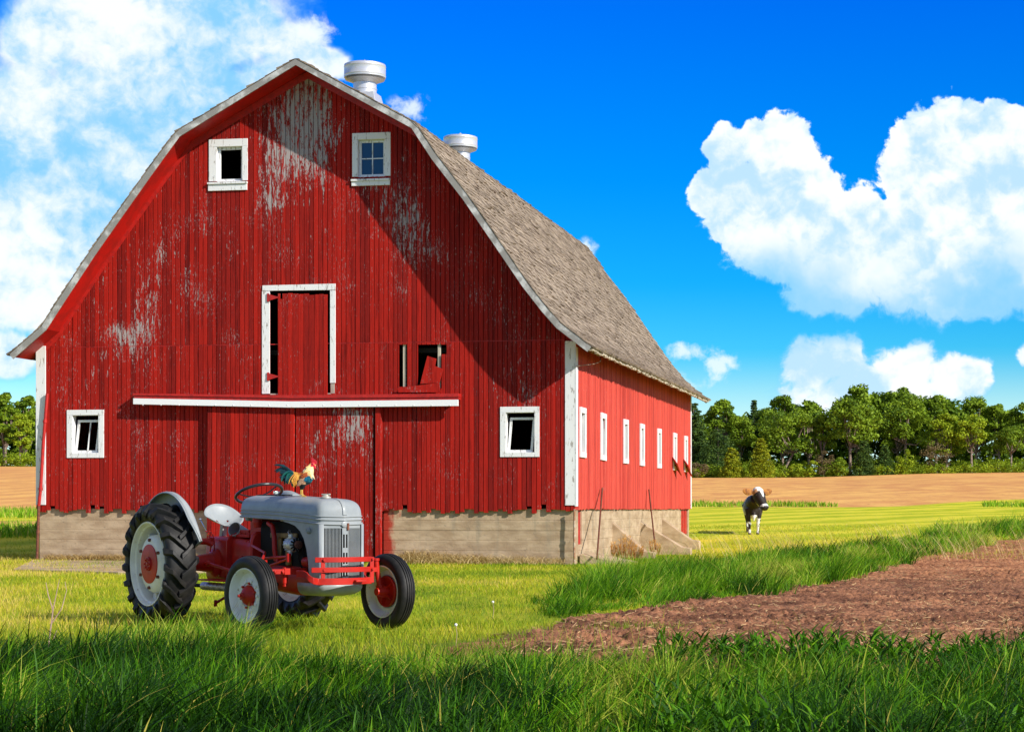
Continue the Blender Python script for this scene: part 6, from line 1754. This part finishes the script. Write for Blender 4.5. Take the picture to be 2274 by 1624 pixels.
    sad = [([(1000, 680), (930, 760), (870, 850), (840, 950)], 13), ([(1030, 690), (980, 780), (930, 860), (945, 950)], 15), ([(1060, 700), (1010, 800), (975, 900), (975, 1000)], 15), ([(1090, 700), (1050, 800), (1010, 900), (1005, 1010)], 15),
           ([(1110, 720), (1080, 800), (1045, 890), (1040, 985)], 14), ([(1010, 700), (960, 790), (950, 880), (980, 1045)], 11), ([(1130, 710), (1110, 780), (1080, 860)], 13)]
    for s in (-1, 1):
        for i, (p, w) in enumerate(sad): feather([(x, y, s * .010 * math.sin(k)) for k, (x, y) in enumerate(p)], w, 'saddle_feather', yl, s * (.046 - .001 * i))
    for s in (-1, 1):
        for i in range(9):
            x0 = 1385 - i * 12 + (i % 2) * 18; x1 = 1210 + i * 32; y1 = 690 + i * 14 + (i % 3) * 14; mx = (x0 + x1) / 2 + 30
            feather([(x0, 470 + i * 4, 0), (mx - 12, (490 + y1) / 2 - 15, s * .014), (x1, y1, s * .016)], 17, 'hackle_feather', cr, s * .028)
        feather([(1330, 770, 0), (1220, 850, s * .004), (1075, 1000, -s * .004)], 62, 'wing_feather', mat('wing_brown', (.36, .18, .10), .5, col2=(.55, .33, .2), scale=50), s * .052)
        feather([(1350, 700, 0), (1250, 730, s * .004), (1150, 800, 0)], 58, 'wing_feather', mat('wing_rust', (.45, .09, .01), .5, col2=(.12, .03, .02), scale=90), s * .055)
        feather([(1420, 770, 0), (1300, 830, s * .003), (1180, 850, 0)], 50, 'wing_feather', mat('wing_teal', (.01, .09, .14), .3, col2=(.01, .16, .26), scale=60), s * .0535)
    # comb, wattles, beak, eyes
    comb = [(1435, 385), (1400, 345), (1425, 340), (1392, 305), (1430, 312), (1400, 252), (1450, 300), (1440, 258), (1478, 310), (1505, 320), (1510, 300), (1530, 345), (1552, 345), (1556, 400), (1545, 440), (1500, 440), (1480, 410)]
    mb = MB(); mb.prism([(rp(x, y).x, rp(x, y).z) for x, y in comb][::-1], 1, -.0035, .0035); mb.build('comb', M['comb'], e, bevel=.0015)
    for s in (-1, 1):
        mb = MB(); mb.ball(tuple(rp(1498, 505, s * .006)), (36 * RS, .005, 58 * RS), 12); mb.build('wattle', M['comb'], e, smooth=60)
        mb = MB(); mb.ball(tuple(rp(1455, 440, s * .0145)), (38 * RS, .005, 34 * RS), 12); mb.build('cheek', M['comb'], e, smooth=60)
        mb = MB(); mb.ball(tuple(rp(1455, 425, s * .0185)), (12 * RS, .0025, 12 * RS), 10); mb.build('eye', M['eye'], e, smooth=60)
    mb = MB(); mb.tube([rp(1480, 445), rp(1515, 452), rp(1543, 472)], [24 * RS, 17 * RS, 2 * RS], 8); mb.build('beak', M['yellow'], e, smooth=60)
    for (x, d, x2, y2) in ((1115, .024, 1118, 1250), (1185, -.024, 1200, 1288)):
        leg = MB(); leg.tube([rp(x, 1075, d), rp(x - 2 + (6 if d < 0 else 0), 1170, d), rp(x2, y2 - 18, d)], [17 * RS, 14 * RS, 15 * RS], 8)
        o = leg.build('leg', M['yellow'], e, smooth=50)
        for (tx, ty__, td) in ((110, 5, .0), (75, 10, -.02), (85, 4, .018), (-55, 4, 0)):
            t = MB(); t.tube([rp(x2, y2 - 14, d), rp(x2 + tx * .5, y2 - 14, d + td * .6), rp(x2 + tx, y2 - 2, d + td)], [11 * RS, 10 * RS, 4 * RS], 6); t.build('toe', M['yellow'], o, smooth=50)
    return e
TRACTOR_M = Matrix.Translation(TO) @ Matrix.Rotation(TA, 4, 'Z')
rooster()

# cow
def cow():
    Z = 60.0; X = (1673 - CX) / F * Z
    z0 = float(H(X, Z)); 
    # x forward (towards the viewer), y to the animal's left
    e = empty('cow', (X, Z, z0), R(-90 - 3), 'black and white cow with orange brown ears facing the camera in the yellow field', 'cow')
    mb = MB()
    def el(pts, n=18):
        vs = []
        for i, (x, y, z, ry, rz) in enumerate(pts):
            for k in range(n):
                a = 2 * math.pi * k / n; vs.append((x, y + math.cos(a) * ry, z + math.sin(a) * rz))
        fs = [(i * n + k, i * n + (k + 1) % n, (i + 1) * n + (k + 1) % n, (i + 1) * n + k) for i in range(len(pts) - 1) for k in range(n)]
        fs += [tuple(range(n - 1, -1, -1)), tuple((len(pts) - 1) * n + k for k in range(n))]; mb.add(vs, fs)
    # trunk, front chest at x = 0, rump at -1.6
    el([(-1.62, 0, 1.00, .06, .08), (-1.56, 0, .98, .20, .22), (-1.35, 0, .93, .27, .31), (-1.0, 0, .88, .31, .34), (-.6, 0, .86, .31, .36), (-.3, 0, .86, .27, .37), (-.08, 0, .84, .225, .36), (.06, 0, .82, .15, .30), (.12, 0, .80, .07, .18)])
    # neck up to the head
    nk = [(-.12, 0, .98), (.10, .02, 1.02), (.26, .06, 1.10)]
    mb.tube(nk, [.26, .215, .16], 16)
    mb.ball((.09, 0, .58), (.08, .07, .13), 12); mb.ball((.10, 0, .50), (.04, .035, .10), 10)        # brisket
    def legf(y, yf):
        mb.tube([(-.06, y * 1.05, .80), (-.03, y * 1.05, .58), (-.01, y, .40), (0.0, yf, .34), (-.015, yf, .16), (-.01, yf, .09), (.02, yf, .0)], [.13, .095, .058, .054, .037, .046, .055], 12)
    legf(.145, .128); legf(-.145, -.128)
    def legh(y):
        mb.tube([(-1.40, y * .9, .92), (-1.28, y, .70), (-1.36, y, .52), (-1.50, y, .42), (-1.44, y, .20), (-1.43, y, .10), (-1.40, y, .0)], [.20, .14, .085, .06, .040, .046, .055], 12)
    legh(.17); legh(-.17)
    mb.tube([(-1.60, 0, 1.12), (-1.70, 0, 1.05), (-1.70, 0, .55)], [.04, .03, .025], 8)
    # head in its own frame: long axis from poll to muzzle
    HM = Matrix.Translation((.36, .16, 1.25)) @ Matrix.Scale(1.06, 4) @ Matrix.Rotation(R(33), 4, 'Z') @ Matrix.Rotation(R(50), 4, 'Y')
    hv = []
    def hel(pts, n=18):
        vs = []
        for (x, y, z, ry, rz) in pts:
            for k in range(n):
                a = 2 * math.pi * k / n; c, s = math.cos(a), math.sin(a); vs.append(HM @ Vector((x, y + math.copysign(abs(c) ** .8, c) * ry, z + math.copysign(abs(s) ** .8, s) * rz)))
        fs = [(i * n + k, i * n + (k + 1) % n, (i + 1) * n + (k + 1) % n, (i + 1) * n + k) for i in range(len(pts) - 1) for k in range(n)]
        fs += [tuple(range(n - 1, -1, -1)), tuple((len(pts) - 1) * n + k for k in range(n))]; mb.add(vs, fs)
    hel([(-.24, 0, -.02, .06, .06), (-.20, 0, 0, .12, .10), (-.10, 0, -.01, .165, .14), (.0, 0, -.04, .175, .17), (.12, 0, -.055, .165, .165), (.26, 0, -.05, .135, .13), (.38, 0, -.04, .105, .105), (.46, 0, -.035, .118, .108), (.52, 0, -.03, .112, .095), (.56, 0, -.03, .07, .06)])
    mb.tube([HM @ Vector((.10, 0, -.18)), HM @ Vector((.3, 0, -.15)), HM @ Vector((.48, 0, -.12))], [.09, .07, .06], 10)
    me = remesh(mb, .016, 5); HI = HM.inverted()
    def colf(co):
        n = len(co); q = np.array([(HI @ Vector(p))[:] for p in co]); x, y, z = co.T
        nz = fbm(x * 6 + 3, z * 6 + y * 4, 91, 3) - .5; nz2 = fbm(y * 9 + 7, z * 9 + x * 5, 97, 3) - .5
        K = np.array([.022, .014, .011]); Wt = np.array([.80, .78, .75]); Br = np.array([.055, .026, .016])
        c = np.where((nz > .06)[:, None], Br, K) * np.ones((n, 1))
        head = (x > .16) & (z > .86) & (q[:, 0] > -.30)
        body_w = (~head) & (((x < -.47) & (x > -.53 + nz * .2)) | ((x < -1.1) & (nz > -.02)) | ((x < -.3) & (z > 1.15)) )
        c[body_w] = Wt
        c[(~head) & (z < .62 + nz2 * .25) & (x > -.4) & (np.abs(y - .03) < .12 + nz * .2)] = Wt
        legs = (z < .50) & (x > -.3); c[legs & ((nz2 > .09) | ((z < .40) & (z > .33)))] = Wt; c[legs & (y > 0) & (z > .34) & (nz2 > -.02)] = Wt; c[(z < .06)] = (.12, .10, .08); c[(z < .50) & (x < -1) & (nz > 0)] = Wt
        # head: white crown and blaze, white muzzle, dark nose
        blaze = head & (q[:, 2] > -.08) & ((q[:, 0] < -.02 + nz * .06) | ((np.abs(q[:, 1] - .025) < .055 - .22 * (q[:, 0] - .02)) & (q[:, 0] < .18)))
        c[blaze] = Wt
        c[head & (q[:, 0] < .0) & (q[:, 0] > -.12) & (q[:, 1] < -.10) & (q[:, 2] > -.1)] = (.50, .26, .13)
        c[head & (q[:, 0] > .415 + nz * .05)] = Wt
        c[head & (q[:, 2] < -.15) & (q[:, 0] > .18)] = Wt
        c[head & (q[:, 0] > .495) & (q[:, 2] > -.085) & (np.abs(q[:, 1]) < .085)] = (.015, .013, .014)
        return c
    b = skin_obj('body', me, M['hide'], e, colf)
    fur = mat('ear_fur', (.42, .17, .03), .8, col2=(.20, .07, .02), scale=14)
    for s in (-1, 1):
        mb = MB(); vs = []; n = 14; root = HM @ Vector((-.09, s * .155, -.03)); tip = root + (Matrix.Rotation(R(20), 3, 'Z') @ Vector((-.02, s * .33, .06 if s < 0 else .05)))
        ax = (tip - root); up = Vector((.0, 0, 1)); side = ax.cross(up).normalized(); up = side.cross(ax).normalized()
        for i, t in enumerate(np.linspace(0, 1, 9)):
            r = .085 * math.sin(math.pi * (t * .88 + .06)) ** .7 + .012
            for k in range(n):
                a = 2 * math.pi * k / n; vs.append(root + ax * t + up * (math.cos(a) * r * 1.05 - .02 * math.sin(math.pi * t)) + side * math.sin(a) * r * .28)
        fs = [(i * n + k, i * n + (k + 1) % n, (i + 1) * n + (k + 1) % n, (i + 1) * n + k) for i in range(8) for k in range(n)]; fs += [tuple(range(n - 1, -1, -1)), tuple(8 * n + k for k in range(n))]
        mb.add(vs, fs); mb.build('ear', fur, e, smooth=60)
        p = HM @ Vector((.055, s * .150, .045)); mb = MB(); mb.ball(tuple(p), .026, 12); mb.build('eye', M['eye'], e, smooth=80)
        p = HM @ Vector((.553, s * .048, .0)); mb = MB(); mb.ball(tuple(p), (.016, .022, .022), 10); mb.build('nostril', M['eye'], e, smooth=80)
    return e
cow()
